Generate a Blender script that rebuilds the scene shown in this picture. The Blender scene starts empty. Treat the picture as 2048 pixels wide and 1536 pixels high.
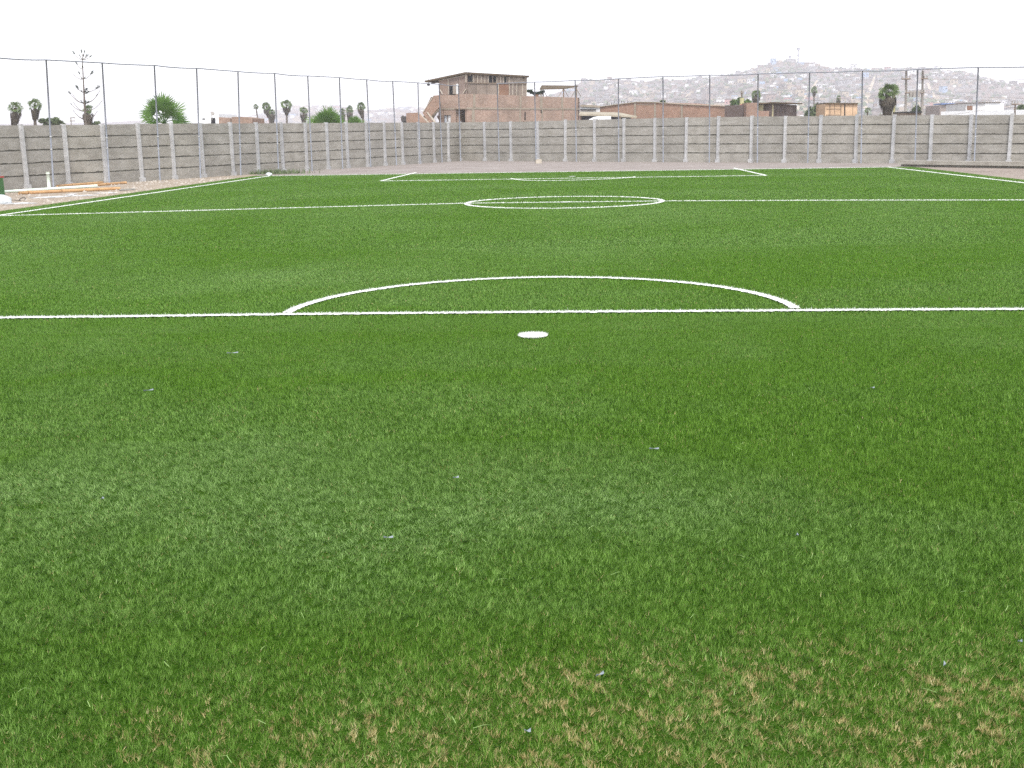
import bpy, math, random
import numpy as np
from mathutils import Vector

S = bpy.context.scene
COL = S.collection
R = math.radians
rng = np.random.default_rng(7)
random.seed(7)

# ------------------------------------------------------------------ camera
FPX = 2350.0                      # focal length in pixels of a 2048 wide frame
CAM_H = 1.7
PITCH, YAW, ROLL = math.atan(501.7 / FPX), math.atan(134.8 / math.hypot(FPX, 501.7)), 0.0175
FW = Vector((-math.sin(YAW) * math.cos(PITCH), math.cos(YAW) * math.cos(PITCH), -math.sin(PITCH)))
RT0 = Vector((math.cos(YAW), math.sin(YAW), 0))
UP0 = RT0.cross(FW)
RT = RT0 * math.cos(ROLL) - UP0 * math.sin(ROLL)
UP = RT0 * math.sin(ROLL) + UP0 * math.cos(ROLL)
cd = bpy.data.cameras.new('camera')
cam = bpy.data.objects.new('camera', cd)
COL.objects.link(cam)
cd.sensor_width = 36
cd.lens = FPX / 2048 * 36
cd.clip_start = 0.05
cd.clip_end = 20000
from mathutils import Matrix
m3 = Matrix((RT, UP, -FW)).transposed()
cam.matrix_world = Matrix.Translation((0, 0, CAM_H)) @ m3.to_4x4()
S.camera = cam

# ------------------------------------------------------------------ sky, sun, exposure
SUN_EL, SUN_AZ = 55, 172          # azimuth clockwise from +Y: high behind the camera
w = bpy.data.worlds.new('World')
S.world = w
w.use_nodes = True
nt = w.node_tree
nt.nodes.clear()
sky = nt.nodes.new('ShaderNodeTexSky')
sky.sky_type = 'NISHITA'
sky.sun_disc = False
sky.sun_elevation = R(SUN_EL)
sky.sun_rotation = R(SUN_AZ)
sky.dust_density = 1.0
sky.air_density = 1.0
sky.ozone_density = 1.0
hs = nt.nodes.new('ShaderNodeHueSaturation')
hs.inputs['Saturation'].default_value = 0.22
hs.inputs['Value'].default_value = 1.0
bg = nt.nodes.new('ShaderNodeBackground')
bg.inputs['Strength'].default_value = 0.15
out = nt.nodes.new('ShaderNodeOutputWorld')
nt.links.new(sky.outputs[0], hs.inputs['Color'])
nt.links.new(hs.outputs[0], bg.inputs['Color'])
nt.links.new(bg.outputs[0], out.inputs['Surface'])
sl = bpy.data.lights.new('sun', 'SUN')
sl.energy = 1.5
sl.angle = R(11)
sl.color = (1.0, 0.96, 0.9)
sun = bpy.data.objects.new('sun', sl)
COL.objects.link(sun)
sdir = Vector((math.sin(R(SUN_AZ)) * math.cos(R(SUN_EL)), math.cos(R(SUN_AZ)) * math.cos(R(SUN_EL)), math.sin(R(SUN_EL))))
sun.rotation_euler = (-sdir).to_track_quat('-Z', 'Y').to_euler()
S.view_settings.view_transform = 'Standard'
S.view_settings.look = 'None'
S.view_settings.exposure = 1.2
S.view_settings.gamma = 1
S.cycles.use_denoising = False
S.cycles.max_bounces = 6
S.cycles.diffuse_bounces = 3
S.cycles.transparent_max_bounces = 8
S.cycles.volume_bounces = 1

# ------------------------------------------------------------------ helpers: pixels of the 2048 frame to places
GZ = -0.044                       # level of the bare ground; blade tips of the turf stand near z = 0
CO = Vector((0, 0, CAM_H))
def ray(x, y):
    return FW * FPX + RT * (x - 1024) - UP * (y - 768)
def G(x, y, z=0.0):
    d = ray(x, y)
    return CO + d * ((z - CAM_H) / d.z)
def P(x, y, Y):                   # where the ray reaches world depth Y
    d = ray(x, y)
    return CO + d * (Y / d.y)
def on_line(x, y, A, B):          # where the ray crosses the vertical plane through A and B
    d = ray(x, y)
    n = Vector((-(B.y - A.y), B.x - A.x, 0))
    t = n.dot(A - CO) / n.dot(d)
    return CO + d * t
def V3(p, z): return Vector((p.x, p.y, z))

def wloc(o):
    v = Vector((0, 0, 0))
    while o is not None:
        v += o.location
        o = o.parent
    return v
def tag(o, label=None, cat=None, group=None, kind=None):
    if label: o['label'] = label
    if cat: o['category'] = cat
    if group: o['group'] = group
    if kind: o['kind'] = kind
    return o
def thing(name, label, cat, loc, group=None):
    o = bpy.data.objects.new(name, None)
    o.empty_display_size = 0.2
    COL.objects.link(o)
    o.location = loc
    return tag(o, label, cat, group)

class MB:
    def __init__(s): s.v = []; s.f = []; s.m = []; s.mi = 0
    def add(s, vs, fs):
        n = len(s.v)
        s.v += [tuple(p) for p in vs]
        s.f += [tuple(i + n for i in f) for f in fs]
        s.m += [s.mi] * len(fs)
        return s
    def box(s, c, size, rz=0, tilt=None):
        hx, hy, hz = size[0] / 2, size[1] / 2, size[2] / 2
        M = Matrix.Rotation(rz, 3, 'Z')
        if tilt is not None: M = M @ tilt
        vs = [Vector(c) + M @ Vector((x, y, z)) for z in (-hz, hz) for x, y in ((-hx, -hy), (hx, -hy), (hx, hy), (-hx, hy))]
        return s.add(vs, [(3, 2, 1, 0), (4, 5, 6, 7), (0, 1, 5, 4), (1, 2, 6, 5), (2, 3, 7, 6), (3, 0, 4, 7)])
    def prism(s, pts, off):       # polygon pushed by vector off
        n = len(pts)
        vs = [Vector(p) for p in pts] + [Vector(p) + off for p in pts]
        fs = [tuple(range(n - 1, -1, -1)), tuple(range(n, 2 * n))]
        fs += [(i, (i + 1) % n, n + (i + 1) % n, n + i) for i in range(n)]
        return s.add(vs, fs)
    def tube(s, pts, r, sides=8, cap=True):
        pts = [Vector(p) for p in pts]
        rs = r if hasattr(r, '__len__') else [r] * len(pts)
        vs = []; fs = []
        for i, p in enumerate(pts):
            d = (pts[min(i + 1, len(pts) - 1)] - pts[max(i - 1, 0)]).normalized()
            a = d.cross(Vector((0, 0, 1)))
            if a.length < 1e-3: a = d.cross(Vector((0, 1, 0)))
            a.normalize(); b = d.cross(a)
            for k in range(sides):
                t = 2 * math.pi * k / sides
                vs.append(p + (a * math.cos(t) + b * math.sin(t)) * rs[i])
        for i in range(len(pts) - 1):
            for k in range(sides):
                k2 = (k + 1) % sides
                fs.append((i * sides + k, i * sides + k2, (i + 1) * sides + k2, (i + 1) * sides + k))
        if cap:
            fs.append(tuple(range(sides))); fs.append(tuple(range(len(vs) - 1, len(vs) - 1 - sides, -1)))
        return s.add(vs, fs)
    def build(s, name, mats, parent=None, smooth=False):
        if not isinstance(mats, (list, tuple)): mats = [mats]
        me = bpy.data.meshes.new(name)
        off = wloc(parent) if parent else Vector((0, 0, 0))
        me.from_pydata([(x - off.x, y - off.y, z - off.z) for x, y, z in s.v], [], s.f)
        for m in mats: me.materials.append(m)
        if len(mats) > 1: me.polygons.foreach_set('material_index', s.m)
        if smooth: me.polygons.foreach_set('use_smooth', [True] * len(me.polygons))
        me.update()
        o = bpy.data.objects.new(name, me)
        COL.objects.link(o)
        if parent: o.parent = parent
        return o

# ------------------------------------------------------------------ materials
def mat_new(name):
    m = bpy.data.materials.new(name)
    m.use_nodes = True
    nt = m.node_tree
    b = nt.nodes['Principled BSDF']
    return m, nt, b
def N(nt, t, **kw):
    n = nt.nodes.new(t)
    for k, v in kw.items():
        if k in n.inputs: n.inputs[k].default_value = v
        else: setattr(n, k, v)
    return n
def noise(nt, vec, scale, detail=4, rough=0.55):
    n = N(nt, 'ShaderNodeTexNoise', Scale=scale, Detail=detail, Roughness=rough)
    nt.links.new(vec, n.inputs['Vector'])
    return n.outputs['Fac']
def ramp(nt, fac, stops):
    r = nt.nodes.new('ShaderNodeValToRGB')
    while len(r.color_ramp.elements) < len(stops): r.color_ramp.elements.new(0.5)
    for e, (p, c) in zip(r.color_ramp.elements, stops):
        e.position = p; e.color = (*c, 1)
    nt.links.new(fac, r.inputs[0])
    return r.outputs[0]
def mix(nt, fac, a, b, mode='MIX'):
    n = nt.nodes.new('ShaderNodeMix')
    n.data_type = 'RGBA'; n.blend_type = mode
    for s_, v in ((0, fac), (6, a), (7, b)):
        if hasattr(v, 'is_linked') or hasattr(v, 'links'): nt.links.new(v, n.inputs[s_])
        elif isinstance(v, (int, float)): n.inputs[s_].default_value = v
        else: n.inputs[s_].default_value = (*v, 1)
    return n.outputs[2]
def posn(nt):
    return nt.nodes.new('ShaderNodeNewGeometry').outputs['Position']
def bump(nt, b, h, strength=0.3, dist=0.02):
    n = N(nt, 'ShaderNodeBump', Strength=strength, Distance=dist)
    nt.links.new(h, n.inputs['Height']); nt.links.new(n.outputs[0], b.inputs['Normal'])
def grit(name, c1, c2, scale=2.0, rough=0.9, bscale=None, bs=0.3, bd=0.02, metal=0, fine=0.25):
    m, nt, b = mat_new(name)
    p = posn(nt)
    c = ramp(nt, noise(nt, p, scale, 6), [(0.3, c1), (0.7, c2)])
    f = ramp(nt, noise(nt, p, scale * 9, 3), [(0.3, (1 - fine,) * 3), (0.7, (1, 1, 1))])
    nt.links.new(mix(nt, 1.0, c, f, 'MULTIPLY'), b.inputs['Base Color'])
    b.inputs['Roughness'].default_value = rough
    b.inputs['Metallic'].default_value = metal
    b.inputs['Specular IOR Level'].default_value = 0.25
    if bscale: bump(nt, b, noise(nt, p, bscale, 4), bs, bd)
    return m
def brick_mat(name, dirv, c1, c2, mortar, sx=0.26, sy=0.09):
    m, nt, b = mat_new(name)
    p = posn(nt)
    dp = nt.nodes.new('ShaderNodeVectorMath'); dp.operation = 'DOT_PRODUCT'
    nt.links.new(p, dp.inputs[0]); dp.inputs[1].default_value = dirv
    sp = nt.nodes.new('ShaderNodeSeparateXYZ'); nt.links.new(p, sp.inputs[0])
    cb = nt.nodes.new('ShaderNodeCombineXYZ')
    nt.links.new(dp.outputs['Value'], cb.inputs[0]); nt.links.new(sp.outputs[2], cb.inputs[1])
    br = N(nt, 'ShaderNodeTexBrick', Scale=1.0)
    br.inputs['Brick Width'].default_value = sx
    br.inputs['Row Height'].default_value = sy
    br.inputs['Mortar Size'].default_value = 0.012
    br.inputs['Color1'].default_value = (*c1, 1); br.inputs['Color2'].default_value = (*c2, 1)
    br.inputs['Mortar'].default_value = (*mortar, 1)
    nt.links.new(cb.outputs[0], br.inputs['Vector'])
    st = ramp(nt, noise(nt, p, 0.7, 5), [(0.3, (0.72, 0.74, 0.74)), (0.65, (1, 1, 1))])
    st2 = ramp(nt, noise(nt, p, 5, 4), [(0.35, (0.82, 0.8, 0.8)), (0.65, (1, 1, 1))])
    c = mix(nt, 1.0, br.outputs['Color'], st, 'MULTIPLY')
    nt.links.new(mix(nt, 1.0, c, st2, 'MULTIPLY'), b.inputs['Base Color'])
    b.inputs['Roughness'].default_value = 0.95
    b.inputs['Specular IOR Level'].default_value = 0.1
    return m
def sheet_mat(name, c, dirv, pitch=0.25, c2=None):     # planks or corrugated sheets: stripes along dirv
    m, nt, b = mat_new(name)
    p = posn(nt)
    dp = nt.nodes.new('ShaderNodeVectorMath'); dp.operation = 'DOT_PRODUCT'
    nt.links.new(p, dp.inputs[0]); dp.inputs[1].default_value = dirv
    sp = nt.nodes.new('ShaderNodeSeparateXYZ'); nt.links.new(p, sp.inputs[0])
    ml = N(nt, 'ShaderNodeMath', operation='MULTIPLY'); nt.links.new(dp.outputs['Value'], ml.inputs[0]); ml.inputs[1].default_value = 1 / pitch
    fl = N(nt, 'ShaderNodeMath', operation='FLOOR'); nt.links.new(ml.outputs[0], fl.inputs[0])
    fr = N(nt, 'ShaderNodeMath', operation='FRACT'); nt.links.new(ml.outputs[0], fr.inputs[0])
    wn = nt.nodes.new('ShaderNodeTexWhiteNoise'); wn.noise_dimensions = '1D'; nt.links.new(fl.outputs[0], wn.inputs['W'])
    c2 = c2 or tuple(x * 0.6 for x in c)
    base = mix(nt, wn.outputs['Value'], c, c2)
    edge = ramp(nt, fr.outputs[0], [(0.0, (0.35,) * 3), (0.08, (1,) * 3)])
    st = ramp(nt, noise(nt, p, 1.5, 5), [(0.3, (0.7, 0.68, 0.66)), (0.7, (1, 1, 1))])
    k = mix(nt, 1.0, base, edge, 'MULTIPLY')
    nt.links.new(mix(nt, 1.0, k, st, 'MULTIPLY'), b.inputs['Base Color'])
    b.inputs['Roughness'].default_value = 0.85
    b.inputs['Specular IOR Level'].default_value = 0.15
    return m

M = {}
M['concrete_slab'] = None
def concrete(name, a, bcol, stain):
    m, nt, b = mat_new(name)
    p = posn(nt)
    c = ramp(nt, noise(nt, p, 0.9, 7, 0.6), [(0.25, a), (0.75, bcol)])
    mp = N(nt, 'ShaderNodeMapping'); mp.inputs['Scale'].default_value = (1.2, 1.2, 5)
    nt.links.new(p, mp.inputs[0])
    s1 = ramp(nt, noise(nt, mp.outputs[0], 1.3, 6, 0.65), [(0.35, stain), (0.62, (1, 1, 1))])
    s2 = ramp(nt, noise(nt, p, 14, 5, 0.7), [(0.3, (0.78, 0.78, 0.78)), (0.6, (1, 1, 1))])
    oi = nt.nodes.new('ShaderNodeObjectInfo')
    s3 = ramp(nt, oi.outputs['Random'], [(0.0, (0.93, 0.93, 0.93)), (0.5, (0.98, 0.97, 0.96)), (1.0, (1.05, 1.04, 1.02))])
    c = mix(nt, 1.0, c, s1, 'MULTIPLY'); c = mix(nt, 1.0, c, s2, 'MULTIPLY'); c = mix(nt, 1.0, c, s3, 'MULTIPLY')
    nt.links.new(c, b.inputs['Base Color'])
    b.inputs['Roughness'].default_value = 0.95
    b.inputs['Specular IOR Level'].default_value = 0.15
    bump(nt, b, noise(nt, p, 18, 6, 0.65), 0.5, 0.02)
    return m
M['slab'] = concrete('slab_concrete', (0.29, 0.275, 0.25), (0.43, 0.41, 0.375), (0.8, 0.785, 0.76))
M['post'] = concrete('post_concrete', (0.42, 0.42, 0.43), (0.56, 0.56, 0.57), (0.8, 0.8, 0.8))
M['joint'] = grit('joint_grime', (0.09, 0.083, 0.07), (0.16, 0.15, 0.125), 3)
M['galv'] = grit('galvanised_steel', (0.21, 0.225, 0.26), (0.28, 0.295, 0.34), 1.5, 0.6)
M['clamp'] = grit('bright_clamp_metal', (0.5, 0.5, 0.5), (0.7, 0.7, 0.7), 5, 0.4, metal=0.3)
M['dark'] = grit('dark_interior', (0.008, 0.008, 0.01), (0.02, 0.018, 0.02), 2)
M['white'] = grit('white_paint', (0.72, 0.74, 0.76), (0.82, 0.83, 0.84), 1.2, 0.6, fine=0.06)
M['offwhite'] = grit('dull_white_render', (0.5, 0.5, 0.5), (0.68, 0.68, 0.68), 1.2, 0.8, fine=0.12)
M['cream'] = grit('cream_render', (0.45, 0.4, 0.24), (0.55, 0.5, 0.32), 0.8, 0.9)
M['pvc'] = grit('white_plastic_pipe', (0.6, 0.68, 0.58), (0.72, 0.78, 0.7), 2, 0.4, fine=0.1)
M['tanpipe'] = grit('tan_plastic_pipe', (0.46, 0.26, 0.12), (0.6, 0.38, 0.19), 3, 0.5, fine=0.3)
M['greypipe'] = grit('dirty_grey_rod', (0.25, 0.24, 0.22), (0.4, 0.39, 0.35), 3, 0.6)
M['green_paint'] = grit('green_painted_metal', (0.03, 0.14, 0.03), (0.05, 0.2, 0.04), 3, 0.5)
M['red_paint'] = grit('red_painted_metal', (0.45, 0.06, 0.05), (0.55, 0.1, 0.08), 3, 0.5)
M['sack'] = grit('white_plastic_sack', (0.6, 0.64, 0.66), (0.8, 0.82, 0.84), 6, 0.6, bscale=12, bs=0.6, bd=0.05)
M['paper'] = grit('white_paper', (0.17, 0.2, 0.24), (0.29, 0.32, 0.36), 30, 0.7, fine=0.1)
M['wood'] = grit('weathered_timber', (0.16, 0.12, 0.09), (0.27, 0.21, 0.16), 4, 0.9)
M['palewood'] = grit('pale_timber', (0.42, 0.37, 0.3), (0.56, 0.5, 0.42), 4, 0.9)
M['roof'] = grit('rusty_roof_sheet', (0.07, 0.05, 0.03), (0.14, 0.1, 0.06), 2, 0.9)
M['roofedge'] = grit('roof_coping', (0.33, 0.29, 0.22), (0.45, 0.4, 0.31), 2, 0.9)
M['band'] = grit('raw_concrete_beam', (0.27, 0.23, 0.18), (0.35, 0.3, 0.24), 1.5, 0.95)
M['kerb'] = concrete('kerb_concrete', (0.36, 0.34, 0.3), (0.46, 0.44, 0.4), (0.75, 0.72, 0.7))
M['utility'] = grit('weathered_pole', (0.26, 0.24, 0.22), (0.4, 0.37, 0.34), 2, 0.9)
M['yellowpole'] = grit('pale_yellow_pole', (0.45, 0.42, 0.22), (0.55, 0.52, 0.3), 2, 0.9)
M['black'] = grit('black_metal', (0.02, 0.02, 0.022), (0.05, 0.05, 0.05), 2, 0.6)
M['glass'] = grit('curtained_window_pane', (0.3, 0.33, 0.38), (0.5, 0.52, 0.56), 2.2, 0.3, fine=0.2)
M['mast'] = grit('far_mast_steel', (0.2, 0.2, 0.25), (0.3, 0.3, 0.35), 1)

def leaf_mat(name, a, bcol, scale=3.0):
    m, nt, b = mat_new(name)
    p = posn(nt)
    c = ramp(nt, noise(nt, p, scale, 3), [(0.3, a), (0.7, bcol)])
    nt.links.new(c, b.inputs['Base Color'])
    b.inputs['Roughness'].default_value = 0.6
    b.inputs['Specular IOR Level'].default_value = 0.25
    tr = nt.nodes.new('ShaderNodeBsdfTranslucent'); nt.links.new(c, tr.inputs[0])
    mx = nt.nodes.new('ShaderNodeMixShader'); mx.inputs[0].default_value = 0.25
    o = nt.nodes['Material Output']
    nt.links.new(b.outputs[0], mx.inputs[1]); nt.links.new(tr.outputs[0], mx.inputs[2]); nt.links.new(mx.outputs[0], o.inputs[0])
    return m
M['fan_leaf'] = leaf_mat('fan_leaf_green', (0.045, 0.11, 0.015), (0.13, 0.235, 0.045), 1.2)
M['palm_leaf'] = leaf_mat('palm_leaf_dull_green', (0.06, 0.10, 0.025), (0.15, 0.21, 0.08), 1.5)
M['dead_leaf'] = leaf_mat('dead_frond_brown', (0.055, 0.045, 0.035), (0.14, 0.115, 0.085), 2)
M['bush_leaf'] = leaf_mat('bush_leaf_green', (0.08, 0.11, 0.05), (0.19, 0.24, 0.12), 2)
M['tree_leaf'] = leaf_mat('tree_leaf_green', (0.04, 0.09, 0.015), (0.11, 0.18, 0.04), 1)
M['pine_leaf'] = leaf_mat('pine_needle_dark', (0.015, 0.03, 0.012), (0.04, 0.06, 0.03), 2)
M['bark'] = grit('grey_bark', (0.1, 0.085, 0.07), (0.18, 0.15, 0.13), 5, 0.95)

# ------------------------------------------------------------------ ground, turf base, strips
def ground_mat():
    m, nt, b = mat_new('dusty_ground')
    p = posn(nt)
    c = ramp(nt, noise(nt, p, 0.35, 8, 0.6), [(0.3, (0.25, 0.2, 0.17)), (0.7, (0.36, 0.3, 0.255))])
    d = ramp(nt, noise(nt, p, 7, 8, 0.7), [(0.35, (0.6, 0.58, 0.56)), (0.6, (1, 1, 1))])
    nt.links.new(mix(nt, 1.0, c, d, 'MULTIPLY'), b.inputs['Base Color'])
    b.inputs['Roughness'].default_value = 1
    bump(nt, b, noise(nt, p, 9, 8, 0.7), 0.6, 0.05)
    return m
M['ground'] = ground_mat()
gm = MB()
gr = 9000
gm.add([(-2150, -25, GZ), (2150, -25, GZ), (2150, 2640, GZ), (-2150, 2640, GZ)], [(0, 1, 2, 3)])
tag(gm.build('ground', M['ground']), kind='structure')

# plan of the pitch, measured on the photograph
L1, L2 = G(0, 420.6), G(300, 379.5)
R1, R2 = G(1856, 336.3), G(2048, 358.4)
B1, B2 = G(545, 350.5), G(1776, 333.5)
def xl(Y): return L1.x + (L2.x - L1.x) * (Y - L1.y) / (L2.y - L1.y)
def xr(Y): return R1.x + (R2.x - R1.x) * (Y - R1.y) / (R2.y - R1.y)
def yb(X): return B1.y + (B2.y - B1.y) * (X - B1.x) / (B2.x - B1.x)
def isect(fx):
    Y = 50.0
    for _ in range(20): Y = yb(fx(Y))
    return Vector((fx(Y), Y, 0))
cl, cr = isect(xl), isect(xr)
m, nt, b = mat_new('turf_backing')
p = posn(nt)
c = ramp(nt, noise(nt, p, 160, 4, 0.7), [(0.35, (0.008, 0.03, 0.003)), (0.55, (0.035, 0.085, 0.008)), (0.72, (0.16, 0.15, 0.06))])
b.inputs['Specular IOR Level'].default_value = 0
nt.links.new(c, b.inputs['Base Color']); b.inputs['Roughness'].default_value = 1
M['turf_base'] = m
tm = MB()
tm.add([(xl(-8), -8, -0.026), (xr(-8), -8, -0.026), (cr.x, cr.y + .1, -0.026), (cl.x, cl.y + .1, -0.026)], [(0, 1, 2, 3)])
tag(tm.build('turf_base', M['turf_base']), kind='structure')

# walls in plan
WL0, WC, WR0 = G(43, 379, GZ), G(921, 322, GZ), G(2048, 328, GZ)
ldir = V3(WL0 - WC, 0).normalized()
rdir = V3(WR0 - WC, 0).normalized()
WL = WC + ldir * ((WL0 - WC).length + 14)
WR = WC + rdir * ((WR0 - WC).length + 14)

def poly_sheet(name, pts, z, mat):
    s = MB(); s.add([(p.x, p.y, z) for p in pts], [tuple(range(len(pts)))])
    return tag(s.build(name, mat), kind='structure')
M['asphalt'] = grit('packed_grey_dirt', (0.26, 0.22, 0.2), (0.34, 0.3, 0.28), 0.6, 1.0, bscale=6, bs=0.5, bd=0.03)
M['gravel'] = grit('beige_gravel', (0.36, 0.29, 0.22), (0.5, 0.42, 0.34), 1.4, 1.0, bscale=10, bs=0.8, bd=0.06, fine=0.5)
e = Vector((0, 0, 0))
poly_sheet('dirt_track', [Vector((cl.x - 4.2, cl.y + .2 - 1.5, 0)), Vector((cl.x, cl.y + .16, 0)), Vector((cr.x, cr.y + .16, 0)), Vector((cr.x + 30, cr.y - 12, 0)), WR, WC + Vector((0, -.2, 0)), on_line(560, 345, WL0, WC)], GZ + .006, M['asphalt'])
poly_sheet('gravel_strip', [Vector((xl(8) - .02, 8, 0)), Vector((cl.x - .02, cl.y - .2, 0)), on_line(520, 347, WL0, WC), WL, Vector((xl(8) - 12, 8, 0))], GZ + .012, M['gravel'])

# scattered gravel stones on the strip (nobody could count them)
st = MB()
for _ in range(2600):
    t = random.random(); Yp = 22 + 30 * random.random() ** 1.3
    x0 = xl(Yp)
    wx = WC.x + (WL0.x - WC.x) * (WC.y - Yp) / (WC.y - WL0.y)
    X = x0 - .15 - random.random() ** 1.2 * max(x0 - wx - .3, 1)
    r = random.choice((.02, .025, .03, .04, .05, .07)) * random.uniform(.6, 1.2)
    vs = [(X + r * random.uniform(.6, 1.2) * math.cos(a), Yp + r * random.uniform(.6, 1.2) * math.sin(a), GZ) for a in (0, 1.3, 2.5, 3.7, 5)]
    st.add(vs + [(X, Yp, GZ + r * random.uniform(.6, 1.1))], [(0, 1, 5), (1, 2, 5), (2, 3, 5), (3, 4, 5), (4, 0, 5)])
tag(st.build('gravel', grit('loose_stones', (0.3, 0.26, 0.23), (0.55, 0.5, 0.44), 3, 1)), kind='stuff')

# ------------------------------------------------------------------ precast concrete walls
def lerp_tab(tab, x):
    xs = [t[0] for t in tab]; ys = [t[1] for t in tab]
    return float(np.interp(x, xs, ys))
def concrete_wall(name, label, A, B, posts_px, base_y, top_tab, ext, nslab, seed, skip_first=False):
    rd = random.Random(seed)
    d = V3(B - A, 0).normalized()
    n = Vector((-d.y, d.x, 0))
    if n.dot(-A) < 0: n = -n          # towards the camera
    th = thing(name, label, 'wall', V3((A + B) / 2, GZ))
    ps = []
    for x in posts_px:
        yb_ = lerp_tab(base_y, x)
        q = on_line(x, yb_, A, B)
        ty = lerp_tab(top_tab, x)
        dd = ray(x, ty)
        q3 = on_line(x - (0.05 if x < 1200 else -.02) * (yb_ - ty) * 0, ty, A, B)
        ps.append((V3(q, GZ), q3.z))
    ps.sort(key=lambda t: (t[0] - A).dot(d))
    # regular continuation outside the frame
    first, last = ps[0], ps[-1]
    sp = 1.9 if len(ps) < 3 else ((ps[-1][0] - ps[0][0]).length / (len(ps) - 1))
    pre = [(first[0] - d * sp * k, first[1]) for k in range(ext[0], 0, -1)]
    post = [(last[0] + d * sp * k, last[1]) for k in range(1, ext[1] + 1)]
    ps = pre + ps + post
    rz = math.atan2(d.y, d.x)
    for i, (q, h) in enumerate(ps):
        if skip_first and i == len(pre): continue
        mb = MB()
        hh = h - GZ + rd.uniform(0.0, .06)
        w_ = .13
        mb.box(q + n * .05 + Vector((0, 0, hh / 2 - .1)), (w_, .17, hh + .2), rz, Matrix.Rotation(R(rd.uniform(-.6, .6)), 3, 'Y'))
        mb.box(q + n * .05 + Vector((0, 0, .08)), (w_ + .1, .26, .2), rz)      # rough mortar foot
        mb.build('post', M['post'], th)
    for i in range(len(ps) - 1):
        (a, ha), (c, hc) = ps[i], ps[i + 1]
        mb = MB()
        L = (c - a).length
        k = nslab
        mid = (a + c) / 2
        for j in range(k):
            # jagged slab, one piece per course
            z0a, z1a = (ha - GZ) * j / k, (ha - GZ) * (j + 1) / k
            z0c, z1c = (hc - GZ) * j / k, (hc - GZ) * (j + 1) / k
            g0 = .03 if j else -0.1
            nseg = 14
            f = []; ofs = rd.uniform(-.012, .012)
            tilt = rd.uniform(-.012, .012)
            top = []; bot = []
            for s_ in range(nseg + 1):
                u = s_ / nseg
                zb = z0a + (z0c - z0a) * u + g0 + rd.uniform(0, .034) * (j > 0) + tilt * (u - .5)
                zt = z1a + (z1c - z1a) * u - .004 + (rd.uniform(-.006, .004)) + tilt * (u - .5)
                pt = a + (c - a) * u
                bot.append(pt + Vector((0, 0, zb))); top.append(pt + Vector((0, 0, zt)))
            fo = n * (.02 + ofs); bo = n * (-.03)
            vs = [p_ + fo for p_ in bot] + [p_ + fo + n * rd.uniform(-.004, .004) for p_ in top] + [p_ + bo for p_ in bot] + [p_ + bo for p_ in top]
            m_ = nseg + 1
            fs = []
            for s_ in range(nseg):
                fs += [(s_, s_ + 1, m_ + s_ + 1, m_ + s_), (m_ + s_, m_ + s_ + 1, 3 * m_ + s_ + 1, 3 * m_ + s_), (s_ + 1, s_, 2 * m_ + s_, 2 * m_ + s_ + 1), (2 * m_ + s_ + 1, 2 * m_ + s_, 3 * m_ + s_, 3 * m_ + s_ + 1)]
            mb.mi = 0
            mb.add(vs, fs)
        mb.mi = 1                    # grimy joint filling set back behind the slabs
        hb = min(ha, hc) - GZ
        mb.prism([a + n * -.012, c + n * -.012, c + n * -.012 + Vector((0, 0, hc - GZ - .02)), a + n * -.012 + Vector((0, 0, ha - GZ - .02))], n * .016)
        mb.build('panel', [M['slab'], M['joint']], th)
    return ps, d, n, rz
left_posts = [51.8, 135.4, 210.8, 281.9, 347, 405, 464.6, 515.6, 564.6, 612, 654.6, 694, 733, 768.7, 804, 837, 867, 896]
left_base = [(43, 379), (921, 322)]
left_top = [(0, 252), (43, 250.5), (200, 249.5), (300, 247.5), (450, 246.5), (600, 246.3), (750, 245.3), (921, 244.7)]
right_posts = [971.8, 1024, 1077.8, 1132.7, 1191, 1249.4, 1311, 1373.6, 1437, 1503.2, 1570.1, 1640, 1712, 1785.7, 1861, 1938.7, 2018.8]
right_base = [(921, 322), (2048, 328)]
right_top = [(921, 244.7), (1050, 243), (1190, 239.3), (1241, 237.7), (1365, 235), (1522, 233), (1713, 231), (2048, 229.5)]
NL = V3(Vector((-ldir.y, ldir.x, 0)), 0)
if NL.dot(-WC) < 0: NL = -NL
NR = V3(Vector((-rdir.y, rdir.x, 0)), 0)
if NR.dot(-WC) < 0: NR = -NR
concrete_wall('concrete_wall', 'grey precast concrete wall receding along the left side of the pitch behind the pipes', WL0, WC, left_posts + [921], left_base, left_top, (7, 0), 5, 3)
concrete_wall('concrete_wall', 'grey precast concrete wall across the far end of the pitch below the brick buildings', WC, WR0, [921] + right_posts, right_base, right_top, (0, 6), 5, 4, True)

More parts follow.
